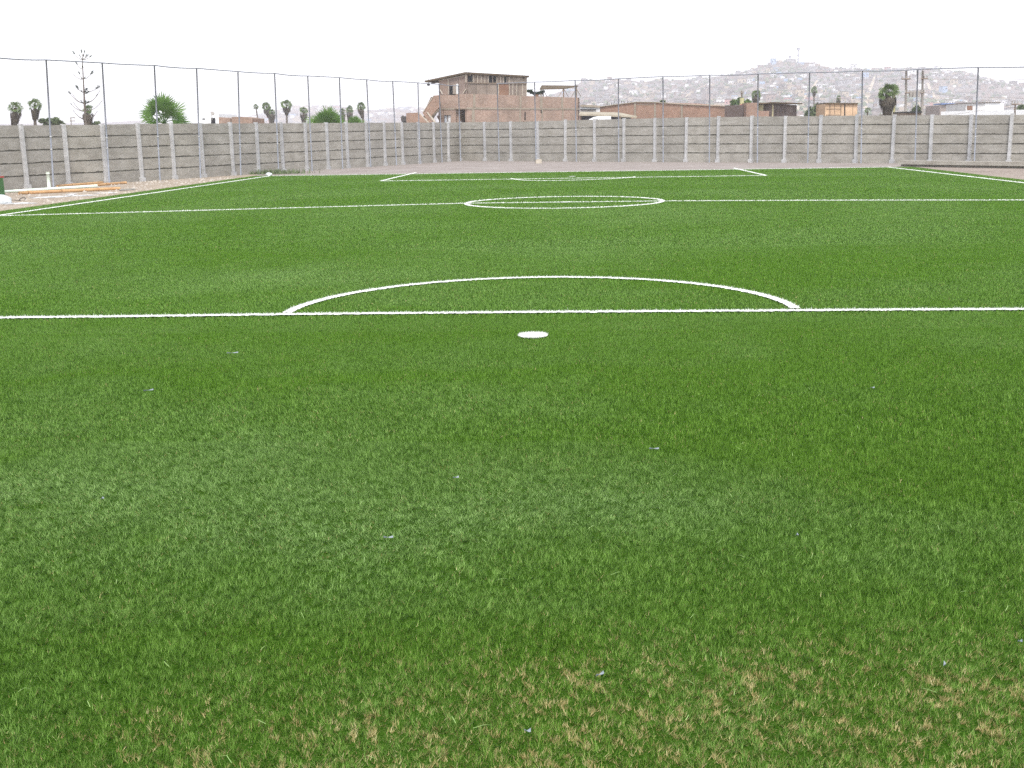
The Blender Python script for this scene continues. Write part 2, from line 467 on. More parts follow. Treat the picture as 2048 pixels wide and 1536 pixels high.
# ------------------------------------------------------------------ tall pole fences with a top rail
def pole_fence(name, label, A, B, n, poles, ext_pts, corner_thick=None):
    A2, B2 = A + n * .45, B + n * .45
    th = thing(name, label, 'fence', V3((A + B) / 2, GZ))
    tops = []
    for (tx, ty, bx, by) in poles:
        q = on_line(bx, by, A2, B2)
        base = V3(q, GZ - .02)
        # top: same depth along the view, so a pole may lean a little in the fence's plane
        d = ray(tx, ty)
        dep = (base - CO).dot(FW)
        nn = (Vector((q.x, q.y, 0)) - V3(CO, 0))
        t_ = nn.dot(nn) / Vector((d.x, d.y, 0)).dot(nn)
        tp = CO + d * t_
        mb = MB(); mb.tube([base, tp], .032, 8); po = mb.build('pole', M['galv'], th, True)
        for fr in (.40, .30):
            c_ = base.lerp(tp, fr * random.uniform(.92, 1.05))
            dd = (tp - base).normalized()
            k = MB(); k.tube([c_ - dd * .02, c_ + dd * .02], .046, 8); k.build('clamp', M['clamp'], po)
        tops.append(tp)
    pts = []
    for i in range(len(tops) - 1):
        a, c = tops[i], tops[i + 1]
        for k in range(5):
            u = k / 5
            pts.append(a.lerp(c, u) - Vector((0, 0, .045 * 4 * u * (1 - u) * ((i * 7) % 3) / 2.5)))
    pts.append(tops[-1])
    mb = MB(); mb.tube(pts, .026, 6); mb.build('top_rail', M['galv'], th, True)
    return tops
LP = [(-20, 114, 2, 388), (92.3, 119.8, 107, 375), (204.3, 125.8, 218.8, 367), (308.6, 130.6, 320, 361.4), (393.2, 136.6, 401, 356), (475.8, 143.1, 481.7, 351.9),
      (549.2, 146.7, 557.3, 347.7), (615.4, 151.9, 624.4, 344), (678.8, 155, 685.4, 339), (733.3, 159.2, 741.7, 335.2), (785.4, 162.5, 793, 331),
      (835.8, 165.5, 839.9, 327.5), (878, 168.2, 884.2, 325), (917, 171.3, 921, 322.5)]
RP = [(917, 171.3, 924, 322.5), (994.3, 167.2, 998.4, 323), (1069.2, 164.1, 1072.3, 323), (1150.2, 160.6, 1152.9, 323.5), (1236.6, 157.5, 1237.7, 324), (1326, 153, 1326.4, 324.5),
      (1419.6, 150.1, 1418.5, 325), (1516.2, 147.8, 1514.7, 325.5), (1619.3, 145.1, 1615.4, 326), (1725, 141.7, 1722, 327), (1835.5, 138.7, 1829.8, 328), (1956.6, 134.8, 1948.4, 329), (2080, 133, 2068, 330)]
LP = [(-290, 102, -250, 404), (-150, 108, -125, 396)] + LP
pole_fence('pole_fence', 'tall thin grey pole fence with a top rail, in front of the left wall', WL0, WC, NL, LP, None)
pole_fence('pole_fence', 'tall thin grey pole fence with a top rail, in front of the far end wall', WC, WR0, NR, RP[1:], None)

# ------------------------------------------------------------------ kerb on the right, small items at the far end
ka, kb = G(1795, 333.2, GZ), G(2048, 337.5, GZ)
kd = (kb - ka).normalized(); kn = Vector((kd.y, -kd.x, 0))
if kn.dot(-ka) < 0: kn = -kn
ke = kb + kd * 25
kt = MB()
kt.prism([V3(ka, GZ + .1), V3(ka, GZ + .1) - kn * .5, V3(ke, GZ + .1) - kn * .5, V3(ke, GZ + .1)], Vector((0, 0, .16)))
kt.prism([V3(ka, GZ) - kn * .22, V3(ka, GZ) - kn * .5, V3(ke, GZ) - kn * .5, V3(ke, GZ) - kn * .22], Vector((0, 0, .1)))
o = kt.build('kerb', M['kerb']); tag(o, 'long pale concrete kerb with a shadowed foot beyond the right touchline', 'kerb')

def lumpy(mb, c, r, sq=(1, 1, 1), n=2, seed=0, amp=.25):
    rd = random.Random(seed)
    import bmesh
    bm = bmesh.new(); bmesh.ops.create_icosphere(bm, subdivisions=n, radius=1)
    vs = []
    for v in bm.verts:
        k = 1 + rd.uniform(-amp, amp)
        vs.append((c[0] + v.co.x * r * sq[0] * k, c[1] + v.co.y * r * sq[1] * k, c[2] + v.co.z * r * sq[2] * k))
    fs = [tuple(v.index for v in f.verts) for f in bm.faces]
    bm.free()
    mb.add(vs, fs)
c = G(538, 351.5, 0); mb = MB(); lumpy(mb, (c.x, c.y, .06), .12, (1.2, 1, .75), 2, 3, .12)
tag(mb.build('plastic_bag', M['sack']), 'small crumpled white bag at the far left corner of the pitch', 'bag')
c = G(1077, 327, GZ); mb = MB(); mb.box((c.x, c.y, GZ + .1), (.34, .25, .2), .2); mb.box((c.x + .02, c.y, GZ + .22), (.26, .2, .05), .35)
tag(mb.build('stone_block', M['palewood']), 'small pale block on the dirt at the foot of the far wall', 'block')
c = G(530, 347, 0); mb = MB()
for i in range(500):
    x = c.x + random.gauss(0, 1.0); y = c.y + random.gauss(0, .3) + .4; h = random.uniform(.08, .28)
    a = random.uniform(0, 6.3)
    mb.add([(x - .04 * math.cos(a), y - .04 * math.sin(a), GZ), (x + .04 * math.cos(a), y + .04 * math.sin(a), GZ), (x + random.gauss(0, .05), y, GZ + h)], [(0, 1, 2)])
tag(mb.build('turf_offcut', M['bush_leaf']), 'heap of dark green turf offcuts behind the left corner of the pitch', kind='stuff')

# ------------------------------------------------------------------ pipes, sack, crate on the left strip
def pipe(name, x0, y0, x1, y1, r, mat, label, z0=0.0, z1=0.0, cat='pipe', group=None, sag=0.0, joint=None):
    a, b_ = G(x0, y0, GZ), G(x1, y1, GZ)
    a.z = GZ + r + z0; b_.z = GZ + r + z1
    pts = [a.lerp(b_, k / 8) + Vector((0, 0, sag * math.sin(math.pi * k / 8))) for k in range(9)]
    mb = MB(); mb.tube(pts, r, 10)
    if joint:
        for u in joint:
            q = a.lerp(b_, u); d = (b_ - a).normalized() * .06
            mb.tube([q - d, q + d], r * 1.22, 10)
    # open ends: dark bore
    return tag(mb.build(name, mat, None, True), label, cat, group)
pipe('pipe', 9, 387.5, 195, 379.5, .05, M['pvc'], 'long white plastic pipe lying across the tan pipes beside the left wall', .02, .09)
pipe('pipe', 38, 390, 240, 380.5, .06, M['tanpipe'], 'tan pipe lying nearest the pitch, under the white pipe', 0, 0, joint=(.1, .42))
pipe('pipe', 115, 376, 252, 364.5, .05, M['tanpipe'], 'upper tan pipe of the pair lying against the foot of the left wall', .02, .02, joint=(.2,))
pipe('pipe', 150, 377, 252, 368, .055, M['tanpipe'], 'lower tan pipe of the pair lying near the foot of the left wall', 0, 0, joint=(.35, .6))
pipe('rod', 238, 382.5, 270, 380.5, .035, M['greypipe'], 'short dirty grey rod on the gravel past the tan pipe ends', 0, 0, cat='rod')
q = G(98.5, 379, GZ); tq = P(95.3, 343.5, q.y)
mb = MB(); mb.tube([q, tq], .06, 12); mb.tube([tq - Vector((0, 0, .07)), tq + Vector((0, 0, .004))], .068, 12)
tag(mb.build('standpipe', M['pvc'], None, True), 'upright white pipe stub standing in the gravel before the left wall', 'pipe')
# green crate with a red rim at the frame edge
c = G(-19, 393, GZ)
th = thing('metal_bin', 'green metal bin with a red rim at the left edge of the photo', 'bin', V3(c, GZ))
mb = MB(); mb.box((c.x - .08, c.y + .2, GZ + .3), (.72, .5, .58), .1); mb.box((c.x - .08, c.y - .055, GZ + .3), (.06, .04, .5), .1); mb.build('body', M['green_paint'], th)
mb = MB(); mb.box((c.x - .08, c.y + .2, GZ + .615), (.76, .54, .05), .1); mb.build('rim', M['red_paint'], th)
c = G(0, 409, GZ); mb = MB(); lumpy(mb, (c.x - .05, c.y + .1, GZ + .1), .3, (1.15, .8, .6), 3, 5, .1)
tag(mb.build('sack', M['sack'], None, True), 'crumpled white sack on the gravel at the left edge below the green bin', 'sack')
mb = MB(); q = G(45, 401, GZ)
mb.tube([q + Vector((.09 * math.cos(t), .09 * math.sin(t), .03 + .05 * math.sin(t))) for t in np.linspace(0, 6.2, 14)], .012, 5)
mb.tube([G(19, 400, GZ + .01), G(42, 401.5, GZ + .02)], .012, 5)
tag(mb.build('wire_coil', M['black']), 'small loop of dark wire on the gravel beside the white sack', 'wire')
def plaster(x, y, w_, seed, label):
    c = G(x, y, GZ); mb = MB()
    rd = random.Random(seed)
    lumpy(mb, (c.x, c.y, GZ + .014), .3, (w_ * 5.5, 1.1, .06), 3, rd.random(), .35)
    tag(mb.build('plaster_spill', M['offwhite']), label, 'plaster')
plaster(92, 396, .28, 1, 'leftmost splash of white plaster on the gravel, between sack and tan pipe')
plaster(118, 394, .2, 2, 'white plaster splash on the gravel just right of the leftmost one')
plaster(140, 390, .12, 3, 'smallest white plaster splash just below the tan pipe')
plaster(165, 392, .25, 4, 'white plaster splash on the gravel below the middle of the tan pipe')
plaster(212, 387, .22, 5, 'white plaster splash near the right end of the tan pipe')
plaster(35, 408, .3, 6, 'white plaster splash on the gravel just right of the sack')

# ------------------------------------------------------------------ pitch markings: a ribbon of white fibres each
M['line_white'] = None
m, nt, b = mat_new('white_turf_fibre')
p = posn(nt)
nt.links.new(ramp(nt, noise(nt, p, 40, 3), [(0.3, (0.6, 0.62, 0.6)), (0.6, (0.82, 0.82, 0.8))]), b.inputs['Base Color'])
b.inputs['Roughness'].default_value = 0.8
M['line_white'] = m
MARKS = []                        # (points, half width) used to keep green blades off
def ribbon(pts, hw, closed=False, blades=True, label=None):
    P2 = np.array([(p.x, p.y) for p in pts])
    # resample
    seg = np.hypot(*(P2[1:] - P2[:-1]).T); s = np.concatenate([[0], np.cumsum(seg)])
    n = int(max(s[-1] / .02 if s[-1] < 30 else s[-1] / .05, 8)); n = min(n, 2500)
    t = np.linspace(0, s[-1], n)
    X = np.interp(t, s, P2[:, 0]); Yv = np.interp(t, s, P2[:, 1])
    dx = np.gradient(X); dy = np.gradient(Yv); L = np.hypot(dx, dy); nx, ny = -dy / L, dx / L
    jl = hw * (1 + rng.normal(0, .05, n)); jr = hw * (1 + rng.normal(0, .05, n))
    far_ = np.hypot(X, Yv).min() > 24
    z = (-.0115 if far_ else -.006) + rng.uniform(-.004, .004, n)
    V_ = np.concatenate([np.stack([X + nx * jl, Yv + ny * jl, z - .004], 1), np.stack([X, Yv, z], 1), np.stack([X - nx * jr, Yv - ny * jr, z - .004], 1)])
    F = []
    for i in range(n - 1):
        F.append((n + i, n + i + 1, i + 1, i)); F.append((2 * n + i, 2 * n + i + 1, n + i + 1, n + i))
    mb = MB(); mb.add(V_.tolist(), F)
    # fibres
    dist = np.hypot(X, Yv).min()
    if blades:
        nb = int(s[-1] * 2 * hw * (9000 if dist < 14 else 1800))
        nb = min(nb, 80000)
        u = rng.uniform(0, n - 1.001, nb); i0 = u.astype(int); fr = u - i0
        off = rng.uniform(-1.03, 1.03, nb) * hw
        bx = X[i0] * (1 - fr) + X[i0 + 1] * fr + nx[i0] * off
        by = Yv[i0] * (1 - fr) + Yv[i0 + 1] * fr + ny[i0] * off
        h = np.clip(rng.normal(.004, .004, nb), -.004, .013) + (rng.random(nb) < .03) * .015
        wd = .0016 if dist < 14 else .006
        a = rng.uniform(0, 6.28, nb)
        lx, ly = rng.normal(0, .010, nb), rng.normal(0, .010, nb)
        v = np.empty((nb, 3, 3))
        v[:, 0] = np.stack([bx - wd * np.cos(a), by - wd * np.sin(a), np.full(nb, -.014)], 1)
        v[:, 1] = np.stack([bx + wd * np.cos(a), by + wd * np.sin(a), np.full(nb, -.014)], 1)
        v[:, 2] = np.stack([bx + lx, by + ly, h], 1)
        k = len(mb.v)
        mb.v += [tuple(q) for q in v.reshape(-1, 3).tolist()]
        mb.f += [(k + 3 * i, k + 3 * i + 1, k + 3 * i + 2) for i in range(nb)]
        mb.m += [0] * nb
    o = mb.build('line_marking', M['line_white'])
    o['label'] = label
    tag(o, kind='structure')
    MARKS.append((np.stack([X, Yv], 1), hw))
def ext_line(x0, y0, x1, y1, e0=0, e1=0):
    a, b_ = G(x0, y0), G(x1, y1)
    d = (b_ - a).normalized()
    return [a - d * e0 + (b_ - a + d * (e0 + e1)) * (k / 40) for k in range(41)]
HW = .047
# near penalty line (the photo shows it slightly bowed by the way it was laid)
near_pts = [G(x, y) for x, y in ((0, 633), (273, 630.3), (547, 626.6), (813, 623.8), (1100, 621.5), (1353, 620), (1600, 618.3), (1774, 617), (2048, 615.6))]
d0 = (near_pts[0] - near_pts[1]).normalized(); d1 = (near_pts[-1] - near_pts[-2]).normalized()
ribbon([near_pts[0] + d0 * 3.2] + near_pts + [near_pts[-1] + d1 * 3.2], HW, label='near penalty area line')
def circ_fit(pts):
    # centre x, centre y, radius along x and along y fitted to plan points
    A = np.array([[p.x ** 2, p.y ** 2, p.x, p.y] for p in pts]); s_, *_ = np.linalg.lstsq(A, np.ones(len(pts)), rcond=None)
    a, b_, c, d = s_
    cx, cy = -c / (2 * a), -d / (2 * b_); k = 1 + a * cx * cx + b_ * cy * cy
    return cx, cy, math.sqrt(k / a), math.sqrt(k / b_)
arc_px = [(578,621.6),(622,603.8),(676.7,589.6),(758.8,575.1),(840.8,565.5),(922.8,559),(1005,554),(1087,552.4),(1216.7,554.3),(1326,559.5),(1408,567.5),(1490,580),(1545,593.4),(1591,612)]
arc_w = [G(*p) for p in arc_px]
cx, cy, rx, ry = circ_fit(arc_w)
print('arc', cx, cy, rx, ry)
a0 = math.atan2((arc_w[0].y - cy) / ry, (arc_w[0].x - cx) / rx) ; a1 = math.atan2((arc_w[-1].y - cy) / ry, (arc_w[-1].x - cx) / rx)
sp_ = [Vector((cx + rx * math.cos(t), cy + ry * math.sin(t), 0)) for t in np.linspace(a0 + .02, a1 - .03, 140)]
ribbon(sp_, HW, label='near penalty arc')
ce = G(1065.5, 668.3); sa, sb = G(1037, 668.3), G(1094, 668.3)
rr = (sb - sa).length / 2
# penalty spot: a disc of white fibres
def disc(c, r, label, nb):
    mb = MB()
    K = 48
    vs = [(c.x, c.y, -.004)] + [(c.x + r * random.uniform(.94, 1.04) * math.cos(t), c.y + r * random.uniform(.94, 1.04) * math.sin(t), -.008) for t in np.linspace(0, 2 * math.pi, K, endpoint=False)]
    mb.add(vs, [(0, 1 + i, 1 + (i + 1) % K) for i in range(K)])
    for _ in range(nb):
        t = random.uniform(0, 6.28); q = r * math.sqrt(random.random()) * 1.03; x, y = c.x + q * math.cos(t), c.y + q * math.sin(t)
        a = random.uniform(0, 6.28); w_ = .0016
        mb.add([(x - w_ * math.cos(a), y - w_ * math.sin(a), -.014), (x + w_ * math.cos(a), y + w_ * math.sin(a), -.014), (x + random.gauss(0, .008), y + random.gauss(0, .008), random.uniform(0, .014))], [(0, 1, 2)])
    o = mb.build('penalty_spot', M['line_white']); o['label'] = label; tag(o, kind='structure')
    MARKS.append((np.array([[c.x, c.y]]), r))
disc(ce, rr, 'near penalty spot', 2500)
ribbon(ext_line(0, 430.5, 923, 405.6) + [G(x, y) for x, y in ((1131, 403.1), (1345, 400.7), (1708, 399.3), (2048, 398.9))] + [G(2048, 398.9) + Vector((3, 0, 0))], HW, label='halfway line')
cc = [G(*p) for p in [(934, 406.8), (1333, 401.2), (1157.8, 392), (1040.6, 394.4), (1275, 394.1), (1087.5, 415.9), (993.7, 413.6), (1181, 414), (1275, 408.2)]]
cx, cy, rx, ry = circ_fit(cc); print('circle', cx, cy, rx, ry)
ribbon([Vector((cx + rx * math.cos(t), cy + ry * math.sin(t), 0)) for t in np.linspace(0, 2 * math.pi, 200)], HW, label='centre circle')
disc(G(1131, 403.2), .14, 'centre spot', 60)
ribbon(ext_line(540, 351.3, 1776, 333.7), HW, label='far goal line')
lt = ext_line(0, 429.6, 540, 351.4); dd_ = (lt[0] - lt[-1]).normalized()
ribbon([lt[0] + dd_ * 22] + lt, HW, label='left touchline')
rt_ = ext_line(1776, 333.7, 2048, 364.8, 0, 8)
ribbon(rt_, HW, label='right touchline')
ribbon(ext_line(762, 361.3, 1532.6, 350.2), HW, label='far penalty area line')
ribbon(ext_line(762, 361.1, 832, 344.6), HW, label='left side of the far penalty area')
ribbon(ext_line(1468, 335.8, 1532.6, 350.2), HW, label='right side of the far penalty area')
fa = [G(*p) for p in ((1021.5, 356.4), (1035, 358.6), (1055, 359.7), (1079.6, 360.4), (1129, 360.2), (1179, 358.8), (1229, 356.4), (1255, 354.4), (1269, 352.8))]
# smooth the far arc in plan
ft = np.linspace(0, 1, len(fa)); px_ = np.polyfit(ft, [p.x for p in fa], 4); py_ = np.polyfit(ft, [p.y for p in fa], 4)
ribbon([Vector((np.polyval(px_, t), np.polyval(py_, t), 0)) for t in np.linspace(0, 1, 60)], HW, label='far penalty arc')
disc(G(1144.4, 352.3), .14, 'far penalty spot', 60)

# ------------------------------------------------------------------ turf blades
def vnoise(x, y, s, seed=0):
    x = x * s; y = y * s
    xi = np.floor(x).astype(np.int64); yi = np.floor(y).astype(np.int64)
    fx = x - xi; fy = y - yi; fx = fx * fx * (3 - 2 * fx); fy = fy * fy * (3 - 2 * fy)
    def h(a, b_):
        n = (a * 374761393 + b_ * 668265263 + seed * 982451653) & 0xffffffff
        n = ((n ^ (n >> 13)) * 1274126177) & 0xffffffff
        return ((n ^ (n >> 16)) & 0xffff) / 65535.0
    return (h(xi, yi) * (1 - fx) + h(xi + 1, yi) * fx) * (1 - fy) + (h(xi, yi + 1) * (1 - fx) + h(xi + 1, yi + 1) * fx) * fy
def fbm(x, y, s, o=3, seed=0):
    v = 0; a = .5; t = 0
    for k in range(o):
        v = v + a * vnoise(x, y, s * 2 ** k, seed + k); t += a; a *= .5
    return v / t
def sstep(a, b_, x):
    t = np.clip((x - a) / (b_ - a), 0, 1); return t * t * (3 - 2 * t)
# brushed areas of the pile, their sheen also painted into fibre colour: (photo x, y, radius across, radius along in metres, amount)
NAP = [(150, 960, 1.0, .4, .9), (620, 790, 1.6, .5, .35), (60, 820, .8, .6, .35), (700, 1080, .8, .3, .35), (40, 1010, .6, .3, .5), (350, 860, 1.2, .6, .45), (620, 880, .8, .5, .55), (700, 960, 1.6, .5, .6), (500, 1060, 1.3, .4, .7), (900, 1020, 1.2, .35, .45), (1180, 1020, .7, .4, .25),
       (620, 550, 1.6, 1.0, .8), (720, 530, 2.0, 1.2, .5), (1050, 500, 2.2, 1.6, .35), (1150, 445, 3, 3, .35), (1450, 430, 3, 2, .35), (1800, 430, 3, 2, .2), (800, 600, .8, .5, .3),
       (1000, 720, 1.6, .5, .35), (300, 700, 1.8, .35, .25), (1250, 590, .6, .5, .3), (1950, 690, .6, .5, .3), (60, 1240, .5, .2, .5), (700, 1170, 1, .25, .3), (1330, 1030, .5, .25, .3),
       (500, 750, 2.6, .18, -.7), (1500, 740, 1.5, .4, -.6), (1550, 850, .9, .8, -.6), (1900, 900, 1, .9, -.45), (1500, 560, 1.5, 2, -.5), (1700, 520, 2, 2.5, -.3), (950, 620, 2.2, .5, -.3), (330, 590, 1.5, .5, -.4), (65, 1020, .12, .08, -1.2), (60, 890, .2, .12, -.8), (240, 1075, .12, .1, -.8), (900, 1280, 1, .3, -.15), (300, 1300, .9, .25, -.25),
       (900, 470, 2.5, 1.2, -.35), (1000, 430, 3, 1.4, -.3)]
NAP_SHEEN_W = [(G(x, y), a, b_, k) for x, y, a, b_, k in NAP]
def nap_sheen(x, y):
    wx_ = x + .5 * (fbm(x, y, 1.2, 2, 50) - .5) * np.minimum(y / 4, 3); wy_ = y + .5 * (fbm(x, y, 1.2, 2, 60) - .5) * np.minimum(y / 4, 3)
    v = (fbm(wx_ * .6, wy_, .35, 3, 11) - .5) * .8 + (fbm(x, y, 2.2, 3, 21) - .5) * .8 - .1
    # the pile was laid in strips across the pitch and brushed by a machine in wide arcs; their sheen tints the fibres too
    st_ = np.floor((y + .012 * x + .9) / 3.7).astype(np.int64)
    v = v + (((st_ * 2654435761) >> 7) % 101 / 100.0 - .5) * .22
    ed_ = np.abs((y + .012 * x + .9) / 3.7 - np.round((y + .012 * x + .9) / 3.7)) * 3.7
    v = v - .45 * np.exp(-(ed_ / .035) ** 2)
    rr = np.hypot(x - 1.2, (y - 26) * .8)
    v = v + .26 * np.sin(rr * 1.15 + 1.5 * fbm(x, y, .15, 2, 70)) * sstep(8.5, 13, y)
    for c, a, b_, k in NAP_SHEEN_W:
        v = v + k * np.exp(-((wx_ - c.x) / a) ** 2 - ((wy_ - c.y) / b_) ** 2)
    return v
chunks = []
def blades(y0, y1, dens, wid, margin, segs):
    hwid = (1024 + 60) / FPX
    xmn = -(1.0 * hwid * 1.06 + .085) * y1 - margin; xmx = (hwid * 1.06) * y1 + margin
    n = int((y1 - y0) * (xmx - xmn) * dens)
    grp = 8 if y1 < 12 else 1
    n = n // grp * grp
    Y = rng.uniform(y0, y1, n // grp); X = rng.uniform(xmn, xmx, n // grp)
    tufta = rng.uniform(0, 2 * math.pi, n // grp)
    if grp > 1:                   # fibres spring in tufts and splay outwards
        Y = np.repeat(Y, grp); k0 = .0038 * (1 + np.clip(Y - 3.5, 0, 9) * .75)
        Y = Y + rng.normal(0, 1, n) * k0; X = np.repeat(X, grp) + rng.normal(0, 1, n) * k0
    tufta = np.repeat(tufta, grp); tr_ = np.repeat(rng.random(n // grp), grp)
    cx_ = -math.tan(YAW) * Y
    keep = (np.abs(X - cx_) < hwid * 1.09 * Y + margin)
    keep &= (X > L1.x + (L2.x - L1.x) * (Y - L1.y) / (L2.y - L1.y)) & (X < R1.x + (R2.x - R1.x) * (Y - R1.y) / (R2.y - R1.y)) & (Y < B1.y + (B2.y - B1.y) * (X - B1.x) / (B2.x - B1.x))
    X = X[keep]; Y = Y[keep]; tufta = tufta[keep]; tr_ = tr_[keep]
    # keep the green off the white markings
    ok = np.ones(len(X), bool)
    for pts, hw in MARKS:
        near = (X > pts[:, 0].min() - hw) & (X < pts[:, 0].max() + hw) & (Y > pts[:, 1].min() - hw) & (Y < pts[:, 1].max() + hw)
        idx = np.nonzero(near)[0]
        if not len(idx): continue
        if len(pts) > 400: q = pts[::max(1, len(pts) // 400)]
        else: q = pts
        for s0 in range(0, len(idx), 4000):
            ii = idx[s0:s0 + 4000]
            if len(q) == 1:
                d = np.hypot(X[ii] - q[0, 0], Y[ii] - q[0, 1])
            else:
                a = q[:-1]; ab = q[1:] - a; l2 = (ab ** 2).sum(1)
                # coarse then exact nearest segment
                dd = (X[ii, None] - a[None, ::4, 0]) ** 2 + (Y[ii, None] - a[None, ::4, 1]) ** 2
                kk = np.argmin(dd, 1) * 4
                best = np.full(len(ii), 1e9)
                for o_ in range(-4, 5):
                    k2 = np.clip(kk + o_, 0, len(a) - 1)
                    px, py = X[ii] - a[k2, 0], Y[ii] - a[k2, 1]
                    t = np.clip((px * ab[k2, 0] + py * ab[k2, 1]) / l2[k2], 0, 1)
                    best = np.minimum(best, np.hypot(px - t * ab[k2, 0], py - t * ab[k2, 1]))
                d = best
            ok[ii] &= d > hw * rng.uniform(.86, 1.05, len(ii))
    X = X[ok]; Y = Y[ok]; tufta = tufta[ok]; tr_ = tr_[ok]; n = len(X)
    v = nap_sheen(X, Y) * .95 + .02
    worn = sstep(4.3, 3.1, Y) * sstep(-1.5, .5, X + (4 - Y) * .8)
    strk = fbm(X * 1.35 + Y * .4, Y * .75, 30, 2, 31)
    med = fbm(X, Y, 3.2, 2, 41)
    dryp = sstep(.58, .84, strk + worn * .11 + (med - .5) * .3) * np.clip(worn * 1.5, 0, 1) * .72 + .28 * worn ** 1.3
    dryp = np.maximum(dryp, .035 * (fbm(X, Y, 5, 2, 71) > .5))
    dry = (rng.random(n) < dryp).astype(np.float32)
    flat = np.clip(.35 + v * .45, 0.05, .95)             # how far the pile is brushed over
    clump = vnoise(X, Y, 46, 5)
    h = (.021 + .008 * rng.random(n)) * (1 - .28 * flat) * (1 - .3 * dry) * (.72 + .5 * clump)
    h[rng.random(n) < .006] *= 1.25
    ang = tufta + rng.normal(0, 1, n) * (.9 + .35 * np.clip(Y - 4, 0, 9)) if y1 < 12 else rng.uniform(0, 6.28, n)
    lean = .004 + .010 * flat + rng.random(n) * .012
    nd = 2.2 * fbm(X, Y, .5, 2, 90) + 3.6               # brushed direction
    lx = np.cos(ang) * lean * .9 + np.cos(nd) * flat * .012; ly = np.sin(ang) * lean * .9 + np.sin(nd) * flat * .012
    wa = rng.uniform(0, math.pi, n); w_ = wid * rng.uniform(.7, 1.3, n) * .5
    cxw, syw = np.cos(wa) * w_, np.sin(wa) * w_
    zb = np.full(n, -.0265)
    cf = 1 - sstep(4.0, 11.0, Y)
    tone = np.clip(.46 - .05 * cf + rng.normal(0, 1, n) * (.12 + .12 * cf) + cf * (.35 * (clump - .5) + .42 * (tr_ - .5) + .2 * (vnoise(X, Y, 17, 77) - .5)), 0, 1)
    pale = np.clip(.28 + v * .62, 0, 1)  # sheen of the brushed pile put into the colour as paler fibres
    if segs == 2:
        V_ = np.empty((n, 5, 3), np.float32)
        mx_, my_ = X + lx * .38, Y + ly * .38; mz = zb + h * .62
        V_[:, 0] = np.stack([X - cxw, Y - syw, zb], 1); V_[:, 1] = np.stack([X + cxw, Y + syw, zb], 1)
        V_[:, 2] = np.stack([mx_ + cxw * .85, my_ + syw * .85, mz], 1); V_[:, 3] = np.stack([mx_ - cxw * .85, my_ - syw * .85, mz], 1)
        V_[:, 4] = np.stack([X + lx, Y + ly, zb + h], 1)
        k = 5; loops = np.array([0, 1, 2, 3, 3, 2, 4]); sizes = [4, 3]
    else:
        V_ = np.empty((n, 3, 3), np.float32)
        V_[:, 0] = np.stack([X - cxw, Y - syw, zb], 1); V_[:, 1] = np.stack([X + cxw, Y + syw, zb], 1)
        V_[:, 2] = np.stack([X + lx, Y + ly, zb + h], 1)
        k = 3; loops = np.array([0, 1, 2]); sizes = [3]
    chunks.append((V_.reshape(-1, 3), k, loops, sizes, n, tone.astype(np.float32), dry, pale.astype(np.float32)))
Q = 1.0
blades(1.9, 4.2, 38000 * Q, .0022, 2.4, 1)
blades(4.2, 6.5, 28000 * Q, .0026, 2.4, 1)
blades(6.5, 11, 15000 * Q, .0039, 2.4, 1)
blades(11, 18, 5000 * Q, .008, 2.6, 1)
blades(18, 30, 2000 * Q, .013, 2.8, 1)
blades(30, 60, 800 * Q, .022, 3, 1)
# stray long fibres lying on the pile
n = 110
V_ = []; 
Xs = rng.uniform(-2.6, 2.6, n); Ys = 2.8 + 5 * rng.random(n) ** 1.6
sv = np.empty((n, 5, 3), np.float32)
for i in range(n):
    a = rng.uniform(0, math.pi); L = rng.uniform(.025, .07); w_ = .0009
    dx, dy = math.cos(a), math.sin(a); cu = rng.normal(0, .01)
    x, y = Xs[i], Ys[i]
    z = -.004 + .004 * rng.random()
    sv[i] = [(x - dy * w_, y + dx * w_, z), (x + dy * w_, y - dx * w_, z), (x + dx * L * .5 - dy * cu + dy * w_, y + dy * L * .5 + dx * cu - dx * w_, z + .008),
             (x + dx * L * .5 - dy * cu - dy * w_, y + dy * L * .5 + dx * cu + dx * w_, z + .008), (x + dx * L, y + dy * L, z)]
chunks.append((sv.reshape(-1, 3), 5, np.array([0, 1, 2, 3, 3, 2, 4]), [4, 3], n, np.full(n, 1.0, np.float32), np.zeros(n, np.float32), np.full(n, .9, np.float32)))
nv = sum(len(c[0]) for c in chunks)
co = np.concatenate([c[0] for c in chunks])
lp = []; tot = []; base = 0
for V_, k, loops, sizes, n, *_ in chunks:
    lp.append((loops[None, :] + (np.arange(n) * k)[:, None] + base).reshape(-1)); tot.append(np.tile(sizes, n)); base += len(V_)
lp = np.concatenate(lp).astype(np.int32); tot = np.concatenate(tot).astype(np.int32)
starts = np.concatenate([[0], np.cumsum(tot)[:-1]]).astype(np.int32)
me = bpy.data.meshes.new('grass')
me.vertices.add(nv); me.loops.add(len(lp)); me.polygons.add(len(tot))
me.vertices.foreach_set('co', co.astype(np.float32).ravel())
me.loops.foreach_set('vertex_index', lp)
me.polygons.foreach_set('loop_start', starts)
try: me.polygons.foreach_set('loop_total', tot)
except Exception: pass
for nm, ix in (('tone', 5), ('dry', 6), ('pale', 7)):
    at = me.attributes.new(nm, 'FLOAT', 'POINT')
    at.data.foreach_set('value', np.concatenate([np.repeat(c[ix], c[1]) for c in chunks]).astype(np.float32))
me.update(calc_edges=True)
print('turf blades', sum(c[4] for c in chunks))
m, nt, b = mat_new('turf_fibre')
def attr(nm):
    a = nt.nodes.new('ShaderNodeAttribute'); a.attribute_name = nm; return a.outputs['Fac']
dk = ramp(nt, attr('tone'), [(0.0, (0.02, 0.062, 0.004)), (0.5, (0.122, 0.255, 0.026)), (1.0, (0.28, 0.46, 0.095))])
